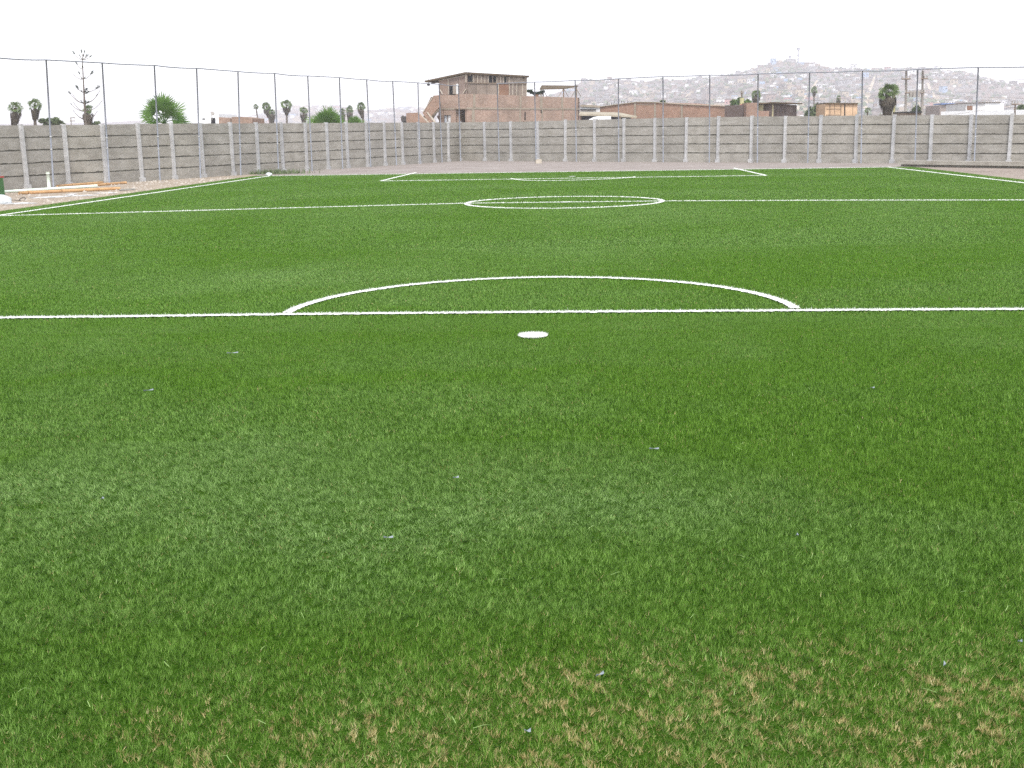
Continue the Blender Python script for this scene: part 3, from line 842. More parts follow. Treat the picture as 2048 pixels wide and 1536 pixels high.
sheen_col = ramp(nt, attr('tone'), [(0.0, (0.05, 0.115, 0.022)), (0.5, (0.235, 0.39, 0.105)), (1.0, (0.43, 0.61, 0.24))])  # paler ramp for the painted sheen
gcol = mix(nt, attr('pale'), dk, sheen_col)
dcol = ramp(nt, attr('tone'), [(0.0, (0.27, 0.215, 0.08)), (0.5, (0.5, 0.43, 0.19)), (1.0, (0.72, 0.64, 0.36))])
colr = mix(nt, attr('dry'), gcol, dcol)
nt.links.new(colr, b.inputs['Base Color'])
b.inputs['Roughness'].default_value = 0.45
b.inputs['Specular IOR Level'].default_value = 0.12
tr = nt.nodes.new('ShaderNodeBsdfTranslucent'); nt.links.new(colr, tr.inputs[0])
mx = nt.nodes.new('ShaderNodeMixShader'); mx.inputs[0].default_value = 0.3
nt.links.new(b.outputs[0], mx.inputs[1]); nt.links.new(tr.outputs[0], mx.inputs[2]); nt.links.new(mx.outputs[0], nt.nodes['Material Output'].inputs[0])
me.materials.append(m)
go = bpy.data.objects.new('grass', me); COL.objects.link(go)
tag(go, kind='stuff'); go['label'] = 'green synthetic turf fibres covering the whole pitch'

# ------------------------------------------------------------------ litter on the turf
def scrap(x, y, L, wd, ang, curl, label, cat='scrap'):
    c = G(x, y); mb = MB(); wd *= .5; curl *= .4; L *= .75
    n_ = 8; vs = []
    for i in range(n_ + 1):
        u = i / n_ - .5
        px = math.cos(ang) * u * L; py = math.sin(ang) * u * L
        z = .001 + curl * (4 * u * u) * .6 + .004
        for s_ in (-1, 1):
            vs.append((c.x + px - math.sin(ang) * wd / 2 * s_, c.y + py + math.cos(ang) * wd / 2 * s_, z + .004 * s_ * math.sin(3 * u)))
    top = [(a_, b_, c_ + .0015) for a_, b_, c_ in vs]
    k = len(vs)
    fs = []
    for i in range(n_):
        a_ = 2 * i
        fs += [(a_, a_ + 1, a_ + 3, a_ + 2), (k + a_ + 2, k + a_ + 3, k + a_ + 1, k + a_)]
        fs += [(a_, a_ + 2, k + a_ + 2, k + a_), (a_ + 3, a_ + 1, k + a_ + 1, k + a_ + 3)]
    fs += [(1, 0, k, k + 1), (2 * n_, 2 * n_ + 1, k + 2 * n_ + 1, k + 2 * n_)]
    mb.add(vs + top, fs)
    return tag(mb.build('paper_scrap', M['paper']), label, cat, 'pale scraps littering the turf')
scrap(465, 707, .12, .008, .3, .01, 'thin pale squiggle of litter on the turf left of the penalty spot')
scrap(297, 782, .09, .010, .6, .01, 'thin pale strip of litter on the turf at the left, far above the white crumb')
scrap(1745, 777, .035, .02, .2, .012, 'small white crumb on the turf right of and below the penalty arc')
scrap(205, 999, .022, .016, 1.2, .012, 'tiny white crumb on the turf near the left edge of the photo')
scrap(912, 957, .04, .010, .5, .012, 'small grey strip on the turf in the middle of the photo, above the curved one')
scrap(777, 1077, .055, .006, .1, .012, 'thin curved white strip on the turf left of centre')
scrap(1308, 899, .07, .006, .0, .006, 'flat thin white strip on the turf right of centre')
scrap(1594, 1072, .018, .013, .8, .012, 'small pale flake on the turf at the right middle of the photo')
scrap(1200, 1352, .045, .008, .75, .012, 'largest white strip lying on the turf in the foreground')
scrap(1889, 1333, .028, .013, 1.2, .022, 'bent white scrap standing up from the turf in the right foreground')
scrap(1055, 1465, .026, .012, .0, .012, 'short white scrap on the worn turf at the bottom centre')
scrap(2040, 1285, .02, .006, .1, .006, 'short white strip on the turf at the right edge of the photo')

# ------------------------------------------------------------------ plants
def fan(mb, c, d, up, R_, nseg, rd, spread=2.4, droop=.15, split=.55):
    # one palmate leaf: a disc sector of narrow segments joined near the hub
    d = d.normalized(); s_ = d.cross(up)
    if s_.length < 1e-3: s_ = d.cross(Vector((1, 0, 0)))
    s_.normalize(); nrm = s_.cross(d)
    for k in range(nseg):
        t = spread * ((k + .5) / nseg - .5)
        dr = d * math.cos(t) + s_ * math.sin(t)
        sd = s_ * math.cos(t) - d * math.sin(t)
        L = R_ * (1 - .12 * abs(t)) * rd.uniform(.85, 1.1)
        w_ = spread / nseg * R_ * split * .5 * 1.15
        p1 = c + dr * L * split + nrm * .02 * (-1) ** k
        p2 = c + dr * L + Vector((0, 0, -droop * L * rd.uniform(.5, 1.5))) + sd * L * rd.uniform(-.05, .05)
        mb.add([c, p1 - sd * w_, p2, p1 + sd * w_], [(0, 1, 2, 3)])
def palm(px, ytop, ycrown, ybot, wpx, Y, label, name='palm_tree', skirt_bot=None, tx=None, lean=0, trunk_r=.2, cat='palm tree', group=None, seed=0, nf=27, live_frac=.5, skirt_w=.7):
    rd = random.Random(seed + int(px))
    m_per = Y / P(px, 0, Y).y * Y / FPX    # metres per pixel there
    m_per = (P(px + 1, ytop, Y) - P(px, ytop, Y)).length
    R_ = wpx * m_per / 2 * 1.05
    tx = px if tx is None else tx
    base = P(tx, 245, Y); base.z = GZ - .05
    c = P(px, ycrown, Y)
    th = thing(name, label, cat, base, group)
    q = P(tx, 250, Y) if tx != px else Vector((c.x, c.y, 0))
    low = base.copy()
    mb = MB(); pts = [low, low.lerp(Vector((q.x, q.y, c.z)), .5)]
    pts = [low + Vector((0, 0, 0)), Vector((low.x + (c.x - low.x) * .25, low.y, c.z * .4)), Vector((low.x + (c.x - low.x) * .6, low.y, c.z * .75)), c]
    mb.tube(pts, [trunk_r * 1.25, trunk_r, trunk_r * .9, trunk_r * .8], 8)
    mb.build('trunk', M['bark'], th, True)
    axis = (pts[3] - pts[2]).normalized()
    mb = MB()
    htop = (P(px, ytop, Y) - c).length
    for i in range(nf):
        az = i * 2.4 + rd.uniform(-.3, .3); el = 1.45 - 2.15 * (i / nf) ** .95
        d = Vector((math.cos(az) * math.cos(el), math.sin(az) * math.cos(el), math.sin(el)))
        pet = R_ * rd.uniform(.3, .68)
        hub = c + Vector((d.x * pet, d.y * pet, d.z * pet * max(htop / R_, .7)))
        fr = R_ * rd.uniform(.4, .52)
        mb.tube([c, c.lerp(hub, .6) + Vector((0, 0, .03)), hub], R_ * .012, 3, False)
        tilt = Vector((rd.uniform(-.8, .8), rd.uniform(-1.6, -.3), .7))
        fan(mb, hub, (d + Vector((0, 0, -.15))), tilt, fr, 13, rd, 3.4, .18)
    mb.build('crown', M['palm_leaf'], th)
    if skirt_bot:
        mb = MB()
        hb = (ycrown - skirt_bot) * m_per    # negative
        n = int(140 * skirt_w + 40)
        for i in range(n):
            u = (i / n) ** .8
            az = i * 2.4 + rd.uniform(-.4, .4)
            zc = c.z + hb * u * .8 - .1
            prof = R_ * skirt_w * 1.0 * (1 - .86 * u)
            p0 = Vector((c.x - axis.x * (c.z - zc), c.y, zc)); rr_ = trunk_r * .6
            p0 += Vector((math.cos(az), math.sin(az), 0)) * rr_
            p1 = p0 + Vector((math.cos(az) * prof, math.sin(az) * prof, -prof * .5))
            fan(mb, p0.lerp(p1, .5), Vector((math.cos(az) * .55, math.sin(az) * .55, -1.2)), Vector((math.cos(az), math.sin(az), .6)), max(prof * .7, .2), 7, rd, 1.7, .5)
        mb.build('dead_skirt', M['dead_leaf'], th)
    return th
palm(31, 200, 216, 249, 30, 80, 'fan palm with a thick slanting brown skirt, nearest the left edge of the photo', skirt_bot=252, tx=20, skirt_w=.72, trunk_r=.16)
palm(70, 194, 210, 232, 29, 82, 'fan palm with a round crown on a thin bare trunk, second from the left edge', skirt_bot=235, tx=66, trunk_r=.12, skirt_w=.62)
palm(175, 207, 220, 249, 24, 86, 'fan palm with a fat brown skirt directly behind the bare pine', skirt_bot=258, tx=173, trunk_r=.2, skirt_w=.85)
palm(512, 207, 214, 245, 13, 190, 'small slender palm on a thin trunk, leftmost of the palms right of the brick sheds', skirt_bot=None, tx=518, trunk_r=.13, nf=22)
palm(533, 203, 214, 236, 23, 170, 'palm with a leaning trunk, second of the palms right of the brick sheds', skirt_bot=236, tx=545, trunk_r=.16)
palm(544, 217, 224, 245, 14, 165, 'short palm almost hidden in its brown skirt, just right of the leaning palm', skirt_bot=252, trunk_r=.2, skirt_w=.9)
palm(573, 198, 210, 230, 25, 160, 'round crowned palm on a straight bare trunk against the far hills', skirt_bot=229, trunk_r=.14)
palm(607, 213, 221, 245, 18, 165, 'stout skirted palm just left of the low bright green fan palm', skirt_bot=254, trunk_r=.2, skirt_w=.85)
palm(685, 215, 223, 245, 14, 165, 'smaller of the two skirted palms just right of the low bright green fan palm', skirt_bot=252, trunk_r=.2, skirt_w=.85)
palm(699, 209, 220, 245, 17, 160, 'taller of the two skirted palms just right of the low bright green fan palm', skirt_bot=252, trunk_r=.2, skirt_w=.8)
palm(721, 203, 213, 232, 21, 150, 'palm with tapering brown skirt leaning left on a thin trunk, alone before the brick stairs', skirt_bot=236, tx=731, trunk_r=.14, skirt_w=.7)
palm(1512, 178, 188, 207, 22, 130, 'dark bushy palm rising behind the brick house with the cream wall', skirt_bot=215, trunk_r=.2, skirt_w=.75)
palm(1628, 171, 180, 232, 17, 200, 'slender palm on a long thin trunk between slatted shed and tan shed', skirt_bot=192, trunk_r=.12, nf=22, skirt_w=.5)
palm(1677, 189, 197, 207, 11, 170, 'tiny palm top peeping over the tan shed', skirt_bot=207, trunk_r=.2, nf=18)
palm(1735, 214, 221, 232, 14, 130, 'low thin palm peeping over the wall left of the big skirted palm', skirt_bot=None, trunk_r=.1, nf=18)
palm(1776, 164, 184, 232, 47, 78, 'big fan palm with a tapering brown skirt, right of the tan shed', skirt_bot=234, tx=1774, trunk_r=.22, nf=36, skirt_w=.78)

def fan_clump(px, ytop, wpx, Y, label, seed, nf=17):
    rd = random.Random(seed)
    mp_ = (P(px + 1, ytop, Y) - P(px, ytop, Y)).length
    base = P(px, 260, Y); base.z = GZ
    zt = P(px, ytop, Y).z
    th = thing('fan_palm', label, 'palm tree', base)
    c = Vector((base.x, base.y, zt - wpx * mp_ * .5))
    mb = MB(); mb.tube([base, c], [.28, .2], 8); mb.build('trunk', M['bark'], th, True)
    R_ = wpx * mp_ / 2
    mb = MB(); st_ = MB()
    for i in range(nf):
        az = i * 2.4 + rd.uniform(-.25, .25); el = 1.5 - 1.55 * (i / nf)
        d = Vector((math.cos(az) * math.cos(el), math.sin(az) * math.cos(el), math.sin(el) * 1.15))
        hub = c + d * R_ * rd.uniform(.3, .48)
        st_.tube([c, c.lerp(hub, .5) + Vector((0, 0, .06)), hub], .022, 4, False)
        fan(mb, hub, d + Vector((0, 0, -.05)), Vector((rd.uniform(-.7, .7), rd.uniform(-1.6, -.2), .6)), R_ * rd.uniform(.55, .74), 20, rd, 2.5, .1, .5)
    mb.build('crown', M['fan_leaf'], th); st_.build('leaf_stalk', M['fan_leaf'], th)
fan_clump(329, 187, 118, 64, 'large bright green fan palm spreading just behind the left wall', 3)
fan_clump(657, 211, 104, 84, 'low wide bright green fan palm behind the wall, before the far hills', 5, 18)
fan_clump(712, 230, 46, 84, 'small green fan palm tuft barely above the wall, right of the wide one', 8, 14)

def bush(name, px, ytop, wpx, Y, label, mat, seed, n=900, cat='bush', leaf=.16, trunk=True, ybot=250):
    rd = random.Random(seed)
    mp_ = (P(px + 1, ytop, Y) - P(px, ytop, Y)).length
    base = P(px, 260, Y); base.z = GZ
    top = P(px, ytop, Y).z; bot = P(px, ybot, Y).z
    r = wpx * mp_ / 2
    th = thing(name, label, cat, base)
    mb = MB(); mb.tube([base, Vector((base.x + .1, base.y, bot + (top - bot) * .3))], [r * .09 + .05, r * .05 + .03], 7)
    cl = []
    for _ in range(14):
        cx_ = rd.uniform(-.75, .75); cl.append((cx_, rd.uniform(-.5, .5), rd.uniform(.0, .78) * math.sqrt(1 - cx_ * cx_), rd.uniform(.2, .36)))
    for a in cl[:6]:
        mb.tube([Vector((base.x + .05, base.y, bot)), Vector((base.x + a[0] * r, base.y + a[1] * r, bot + (top - bot) * a[2]))], [.05, .02], 5)
    mb.build('trunk', M['bark'], th, True)
    mb = MB()
    for _ in range(n):
        a = rd.choice(cl)
        while True:
            q = Vector((rd.uniform(-1, 1), rd.uniform(-1, 1), rd.uniform(-1, 1)))
            if q.length < 1: break
        q = q * (a[3] * (0.6 + .4 * rd.random()))
        p = Vector((base.x + (a[0] + q.x) * r, base.y + (a[1] + q.y) * r, bot + (top - bot) * min(max(a[2] + q.z, -.1), 1.02)))
        d1 = Vector((rd.gauss(0, 1), rd.gauss(0, 1), rd.gauss(0, .6))).normalized() * leaf * rd.uniform(.6, 1.3)
        d2 = Vector((rd.gauss(0, 1), rd.gauss(0, 1), rd.gauss(0, 1))).normalized() * leaf * .5
        mb.add([p - d1, p + d2, p + d1, p - d2], [(0, 1, 2, 3)])
    mb.build('crown', mat, th)
bush('bush', 104, 233, 46, 88, 'round grey green bush over the left wall between the second palm and the pine', M['bush_leaf'], 1, 1300)
bush('bush', 193, 242, 14, 90, 'small green shrub just right of the skirted palm behind the pine', M['bush_leaf'], 2, 350)
bush('bush', 818, 231, 46, 190, 'brownish round tree canopy far behind the wall, left of the brick stairs', M['dead_leaf'], 3, 1200, leaf=.3)
bush('tree', 1480, 194, 46, 140, 'leafy bright green tree behind the pale utility pole, right of the long brick building', M['tree_leaf'], 4, 1500, 'tree', .28, ybot=222)
bush('tree', 1640, 204, 34, 110, 'grey green bushy tree at the left end of the tan shed', M['bush_leaf'], 5, 1300, 'tree', .2, ybot=238)
bush('tree', 1622, 213, 26, 112, 'low dark green tree between the slatted shed and the bushy tree', M['bush_leaf'], 6, 900, 'tree', .2, ybot=238)
bush('bush', 1829, 209, 18, 120, 'narrow dark shrub between the two utility poles', M['bush_leaf'], 7, 700, leaf=.2, ybot=230)
bush('bush', 2048, 207, 34, 110, 'dark green bush behind the white building at the right edge', M['bush_leaf'], 8, 900, leaf=.22, ybot=225)
bush('bush', 1326, 197, 10, 130, 'small dark tree top peeping over the brick gable building', M['bush_leaf'], 9, 300, leaf=.22, ybot=210)

# bare pine with upswept branches and tufts at their tips
def pine():
    Y = 70
    mp_ = (P(170, 200, Y) - P(169, 200, Y)).length
    base = P(172, 260, Y); base.z = GZ
    th = thing('pine_tree', 'tall nearly bare pine with upswept branches ending in dark tufts, above the left wall', 'tree', base)
    tk = [(172, 250), (171, 238), (170, 222), (169, 206), (168, 184), (166.5, 157), (165.3, 133), (165.2, 117), (167, 107)]
    pts = [base] + [P(x, y, Y) for x, y in tk]
    mb = MB(); mb.tube(pts, [.14, .075, .07, .065, .06, .045, .036, .03, .025, .018], 7); mb.build('trunk', M['bark'], th, True)
    rd = random.Random(5)
    br = [  # start y on trunk, tip offset x, tip y, tuft size
        (118, -19, 105, 3.4), (118, -6.5, 111, 2.6), (118, 15, 112, 3), (118, 6, 110.5, 2.8), (117, 11, 110, 2.4), (112, -3, 102, 3.4), (112, 3.5, 102.5, 2.6),
        (137, -15, 126, 3), (134, -.5, 134, 2.6),
        (158, -20, 147, 0), (157, -9, 145, 3), (157, 19, 145, 5), (157, 4, 155, 2.5), (157, -4, 156, 2), 
        (184, -14, 174, 5), (184, 25, 174, 5), (183, 4, 180, 5), (186, 7.5, 184, 4.5), (184, -5, 182, 2.5),
        (206, -31, 185, 3.4), (206, -29, 188, 0), (206, 25, 190, 2.2), (206, 33, 180, 0), (206, 8, 204, 3.5), (207, -5, 203, 3), (208, 2, 205, 4),
        (222, -30, 203, 0), (222, -24, 208, 1.8), (222, 34, 200, 0), (216, 17, 214, 2),
        (237, -28, 220, 0), (237, 30, 222, 0), (238, -20, 229, 0), (237, 22, 230, 0)]
    for i, (ys, dx, yt, tf) in enumerate(br):
        tkx = np.interp(ys, [t[1] for t in tk[::-1]], [t[0] for t in tk[::-1]])
        a = P(float(tkx), ys, Y); b_ = P(float(tkx) + dx, yt, Y)
        dy = rd.uniform(-1, 1) * abs(dx) * mp_ * .5
        b_.y += dy
        mid = a.lerp(b_, .55) + Vector((0, 0, -.28 * abs(b_.z - a.z) - .02))
        bm_ = MB(); bm_.tube([a, a.lerp(mid, .5) + Vector((0, 0, -.05)), mid, mid.lerp(b_, .5) + Vector((0, 0, -.04)), b_], [.022, .018, .016, .013, .012], 5)
        o = bm_.build('branch', M['bark'], th, True)
        if tf:
            tb = MB(); r = tf * mp_ * .8
            ax = (b_ - mid).normalized()
            for _ in range(70):
                p = b_ + ax * rd.uniform(-1.1, 1.0) * r + Vector((rd.gauss(0, .3), rd.gauss(0, .3), rd.gauss(0, .3))) * r
                d1 = (ax + Vector((rd.gauss(0, .6), rd.gauss(0, .6), rd.gauss(0, .6)))).normalized() * r * .5
                d2 = Vector((rd.gauss(0, 1), rd.gauss(0, 1), rd.gauss(0, 1))).normalized() * r * .12
                tb.add([p - d1, p + d2, p + d1, p - d2], [(0, 1, 2, 3)])
            tb.build('needle_tuft', M['pine_leaf'], o)
pine()

# ------------------------------------------------------------------ buildings behind the wall
class Facade:                     # a vertical plane through two plan points; photo pixels land on it
    def __init__(s, A, B):
        s.A, s.B = V3(A, 0), V3(B, 0); s.d = (s.B - s.A).normalized()
        s.n = Vector((-s.d.y, s.d.x, 0))
        if s.n.dot(-s.A) < 0: s.n = -s.n
    def p(s, x, y): return on_line(x, y, s.A, s.B)
    def poly(s, mb, pts, front=.05, back=.0):
        ps = [s.p(x, y) + s.n * front for x, y in pts]
        mb.prism(ps, s.n * (back - front))
        return mb
    def rect(s, mb, x0, y0, x1, y1, front=.05, back=0.0): return s.poly(mb, [(x0, y0), (x1, y0), (x1, y1), (x0, y1)], front, back)
    def down(s, mb, pts, front=0, back=-.25):           # polyline of top edge carried down to the ground
        ps = [s.p(x, y) for x, y in pts]
        ps = [q + s.n * front for q in ps]
        low = [V3(ps[-1], GZ), V3(ps[0], GZ)]
        mb.prism(ps + low, s.n * (back - front)); return mb

BR1 = (0.39, 0.27, 0.21); BR2 = (0.33, 0.215, 0.165); MOR = (0.38, 0.32, 0.275)
# --- two storey brick house with a timber upper floor
Ya, Yb_, Yc = 96.6, 95.5, 104
FA = Facade(P(867, 200, Ya), P(933, 200, Yb_)); FB = Facade(P(933, 200, Yb_), P(1159, 200, Yc))
M['brickA'] = brick_mat('brick_left_face', FA.d, BR1, BR2, MOR)
M['brickB'] = brick_mat('brick_long_face', FB.d, BR1, BR2, MOR)
house = thing('brick_house', 'two storey unplastered brick house with a timber top floor beyond the wall corner', 'building', V3((FA.A + FB.B) / 2, GZ))
mb = MB()
# left face built round the doorway (911..933, 218..) and the curtained window (876..901, 230..)
def quads(F, mb, rects, front=0, back=-.25):
    for x0, y0, x1, y1 in rects: F.rect(mb, x0, y0, x1, y1, front, back)
quads(FA, mb, [(877, 190.3, 911.4, 217.5), (877, 217.5, 911.4, 230)])
FA.rect(mb, 901.5, 230, 911.4, 258, 0, -.25)
FA.poly(mb, [(911.4, 188.6), (933, 187.6), (933, 217.5), (911.4, 217.5)], 0, -.25)
mb.build('wall', M['brickA'], house)
mb = MB(); FB.down(mb, [(933, 187.6), (958, 188), (1020, 190.3), (1055, 192), (1159, 195.3)]); mb.build('wall', M['brickB'], house)
# side and back so that the block is closed
C_ = FB.p(1159, 195.3); D_ = FA.p(867, 191); Bk = D_ + (C_ - FB.p(933, 190)); zt = C_.z
mb = MB()
mb.prism([V3(C_, GZ), V3(Bk, GZ), V3(Bk, zt), V3(C_, zt)], FB.d * -.2)
mb.prism([V3(FA.p(877, 200), GZ), V3(Bk, GZ), V3(Bk, zt), V3(FA.p(877, 200), zt)], Vector((0, .2, 0)))
mb.build('wall', M['brickA'], house)
za = FA.p(911, 217).z
mb = MB()
fl = [V3(FA.p(880, 200), 0) - FA.n * .4, V3(FA.p(931, 200), 0) - FA.n * .5 , V3(C_, 0) - FB.n * .6 - FB.d * .4, V3(Bk, 0) - FB.d * .6 - Vector((0, .4, 0))]
for z_ in (zt - .75,): mb.prism([V3(q, z_) for q in fl], Vector((0, 0, .15)))
mb.build('floor_slab', M['band'], house)
mb = MB(); FA.rect(mb, 880, 216.5, 933, 219.2, .04, 0); mb.build('beam', M['band'], house)
mb = MB(); FB.poly(mb, [(933, 214.8), (1159, 217), (1159, 219.4), (933, 218.8)], .04, 0); mb.build('beam', M['band'], house)
for x0, x1, y0, y1 in ((946, 950.5, 188, 214.5), (943.5, 949, 219, 250), (1039, 1042.5, 191.5, 215.6), (1038.5, 1042, 219, 250), (1080, 1084.5, 193, 216), (1083, 1085.5, 219.4, 250), (1122, 1126, 194.3, 216.5), (1124, 1126.5, 219.4, 250)):
    mb = MB(); FB.rect(mb, x0, y0, x1, y1, .03, 0); mb.build('column', M['band'], house)
for x0, y0, x1, y1 in ((1081.5, 219.5, 1083.8, 226), (1049, 224, 1051, 240)):
    mb = MB(); FB.rect(mb, x0, y0, x1, y1, .02, 0); mb.build('vent_slot', M['dark'], house)
# doorway: dark room with reveals and a grey jamb
mb = MB(); FA.rect(mb, 910, 218, 934, 256, -1.6, -1.7); o = mb.build('doorway', M['dark'], house)
mb = MB(); FA.rect(mb, 911.2, 219.5, 917, 256, -.25, -1.6); mb.build('reveal', M['brickA'], o)
mb = MB(); FA.rect(mb, 909.6, 216.9, 934, 218.6, .08, -.2); mb.build('lintel', M['wood'], o)
# window with curtains
mb = MB(); FA.rect(mb, 876.5, 230.8, 901.5, 256, -.16, -.2); wn_ = mb.build('window', M['glass'], house)
mb = MB()
for x in (877.2, 885.5, 893.5, 900.8): FA.rect(mb, x - .35, 230.2, x + .35, 256, -.08, -.16)
FA.rect(mb, 876.8, 230, 901.2, 230.9, -.08, -.16); mb.build('frame', M['wood'], wn_)
mb = MB(); FA.rect(mb, 895.5, 231.3, 900.4, 256, -.12, -.155); mb.build('curtain', M['offwhite'], wn_)
# timber floor
M['timA'] = sheet_mat('timber_panels_left', (0.27, 0.2, 0.165), FA.d, 0.9, (0.22, 0.17, 0.15))
M['timB'] = sheet_mat('timber_panels_long', (0.3, 0.245, 0.205), FB.d, 1.1, (0.21, 0.17, 0.145))
M['timC'] = sheet_mat('timber_boards_pale', (0.36, 0.31, 0.265), FB.d, 0.35, (0.24, 0.2, 0.17))
M['ply'] = grit('red_brown_plywood', (0.2, 0.11, 0.075), (0.28, 0.165, 0.11), 1.2, .9)
mb = MB(); FA.poly(mb, [(877, 157.5), (933, 147), (933, 187.7), (877, 190.2)], -.1, -.2); mb.build('timber_wall', M['timA'], house)
mb = MB(); FB.poly(mb, [(933, 147), (1055, 153), (1055, 192), (933, 187.7)], -.1, -.2); mb.build('timber_wall', M['timB'], house)
Tr = FB.p(1055, 152.5) - FB.n * .15; Tl = FA.p(877, 157) - FA.n * .15; Tk = Tr + (Tl - (FA.p(933, 150)))
mb = MB(); mb.prism([V3(Tr, zt - .2), V3(Tk, zt - .2), V3(Tk, Tr.z - .1), V3(Tr, Tr.z - .1)], FB.d * -.08); mb.prism([V3(Tl, zt - .2), V3(Tk, zt - .2), V3(Tk, Tl.z - .1), V3(Tl, Tl.z - .1)], Vector((0, .08, 0))); mb.build('timber_wall', M['timA'], house)
for x0, y0, x1, y1 in ((934.5, 148.2, 946.5, 163.5), (978.5, 151.5, 986, 165), (988, 151.8, 993.5, 165), (1010, 152.8, 1014, 165)):
    mb = MB(); FB.rect(mb, x0, y0, x1, y1, -.085, -.1); mb.build('opening', M['dark'], house)
mb = MB(); FA.rect(mb, 898, 172, 904.5, 188.5, -.085, -.1); mb.build('opening', M['dark'], house)
mb = MB(); FA.rect(mb, 904.8, 168.5, 911.5, 188.3, -.07, -.1); mb.build('panel', M['timC'], house)
mb = MB(); FA.rect(mb, 912, 167.5, 916, 187.8, -.03, -.1); mb.build('white_post', M['offwhite'], house)
mb = MB(); FB.rect(mb, 999, 168.5, 1018.5, 190.3, -.07, -.1); mb.build('panel', M['ply'], house)
mb = MB(); FB.rect(mb, 1019, 152, 1055, 166, -.075, -.1); mb.build('panel', M['timC'], house)
mb = MB()
for xx in (947, 955.5, 963, 970, 977.5, 994.5, 1001.5, 1008, 1018.5): FB.rect(mb, xx, 148.6 + (xx - 947) * .05, xx + .7, 165.5, -.04, -.1)
mb.build('batten', M['palewood'], house)
mb = MB()
for xx in (997.5, 1019.2, 1026, 1034, 1045.5, 1053.5): FB.rect(mb, xx, 168, xx + .8, 191, -.04, -.1)
mb.build('batten', M['palewood'], house)
mb = MB(); FB.poly(mb, [(933, 164.8), (1055, 167.2), (1055, 168.6), (933, 166.6)], -.03, -.1); mb.build('rail', M['wood'], house)
mb = MB(); FA.poly(mb, [(877, 160.5), (933, 149.5), (933, 150.6), (877, 161.6)], -.03, -.1); FA.rect(mb, 895.5, 158, 896.3, 189, -.04, -.1); FA.rect(mb, 930.6, 148.5, 931.8, 165, -.03, -.1); mb.build('batten', M['palewood'], house)
mb = MB(); FA.poly(mb, [(879, 179), (880.2, 178.2), (885.5, 187.5), (884.2, 188.2)], .02, -.03); FA.poly(mb, [(925, 187.4), (931.4, 177.2), (932.6, 178), (926.3, 187.6)], .02, -.03); mb.build('brace', M['palewood'], house)
mb = MB(); FB.poly(mb, [(933.8, 178), (934.9, 177.4), (937.5, 186.4), (936.4, 186.9)], .02, -.03); mb.build('brace', M['wood'], house)
# mono pitch roof with a deep overhang to the left
r0 = FA.p(851.5, 161.5); r1 = FA.p(932, 144.2) + FA.n * .15; r2 = FB.p(1056, 151.5) + FB.n * .15; r3 = r2 + (r0 - r1)
mb = MB(); mb.prism([r0 + FA.n * .2, r1, r2, r3], Vector((0, 0, -.13))); mb.build('roof', M['roof'], house)
mb = MB()
for u in (.08, .3, .52, .75, .95):
    a = r0.lerp(r3, u); c = r1.lerp(r2, u); mb.tube([a.lerp(c, .0) - Vector((0, 0, .2)), a.lerp(c, 1.0) - Vector((0, 0, .2))], .05, 4)
mb.build('rafter', M['wood'], house)
# outside staircase with brick parapets
stair = thing('brick_staircase', 'zigzag outside brick staircase with pale edges at the left end of the brick house', 'staircase', V3(FA.p(855, 200), GZ))
FS = Facade(FA.p(816, 200) + FA.n * .9, FA.p(880, 200) + FA.n * .9)
M['brickS'] = brick_mat('brick_stairs', FS.d, (0.37, 0.22, 0.155), (0.3, 0.175, 0.12), MOR)
M['brickShade'] = brick_mat('brick_stairs_shaded', FS.d, (0.26, 0.17, 0.13), (0.21, 0.135, 0.1), (0.24, 0.2, 0.17))  # darker copy of the stair brick: shade of inner faces painted in
mb = MB(); FS.poly(mb, [(868, 191), (878.5, 190.3), (878.5, 214), (862.5, 232.5), (846.5, 228.5), (845.8, 224.5)], 0, -.18); mb.build('parapet', M['brickS'], stair)
mb = MB(); FS.poly(mb, [(846, 225.5), (855, 224), (872.5, 248), (860.5, 248)], .1, -.08); mb.build('parapet', M['brickS'], stair)
mb = MB(); FS.poly(mb, [(847.5, 193), (866, 193.6), (850, 218), (846, 230), (838, 224), (832, 225.5)], -1.2, -1.4); mb.build('parapet', M['brickShade'], stair)
mb = MB(); FS.poly(mb, [(867.2, 191), (868.6, 191), (846.8, 225), (845.4, 224.4)], .05, -.2); FS.poly(mb, [(854.4, 224), (855.7, 223.6), (873.2, 247.4), (872, 248)], .15, -.1); FS.poly(mb, [(839, 225), (840.2, 224.6), (861.5, 246.8), (860.2, 247.2)], .3, .1); mb.build('coping', M['palewood'], stair)
mb = MB(); FS.poly(mb, [(862, 232.6), (863.2, 233.4), (877, 219.6), (876, 218.4)], -.05, -.3); mb.build('beam', M['band'], stair)
mb = MB(); FS.poly(mb, [(863, 233), (877, 219), (877, 252), (872, 250)], -.9, -1.0); mb.build('under_stair', M['brickShade'], stair)
mb = MB(); FS.down(mb, [(816, 226), (839.5, 225), (861, 247.5)], .3, .1); mb.build('low_wall', M['brickS'], stair)
# steps inside
mb = MB()
for i in range(12):
    u = i / 11; q = FS.p(866 - 17 * u, 197 + 28 * u) - FS.n * .7; mb.box((q.x, q.y, q.z - .35), (.42, 1.0, .22), math.atan2(FS.d.y, FS.d.x))
mb.build('steps', M['band'], stair)
# lamp under the roof overhang
c = P(857, 169, 97); mb = MB(); mb.tube([c + Vector((0, 0, .45)), c + Vector((0, 0, .1))], .015, 5); mb.tube([c + Vector((0, 0, .12)), c + Vector((0, 0, .05)), c - Vector((0, 0, .1))], [.05, .13, .1], 8)
tag(mb.build('hanging_lamp', M['black'], None), 'small dark lamp hanging below the left roof overhang of the brick house', 'lamp')
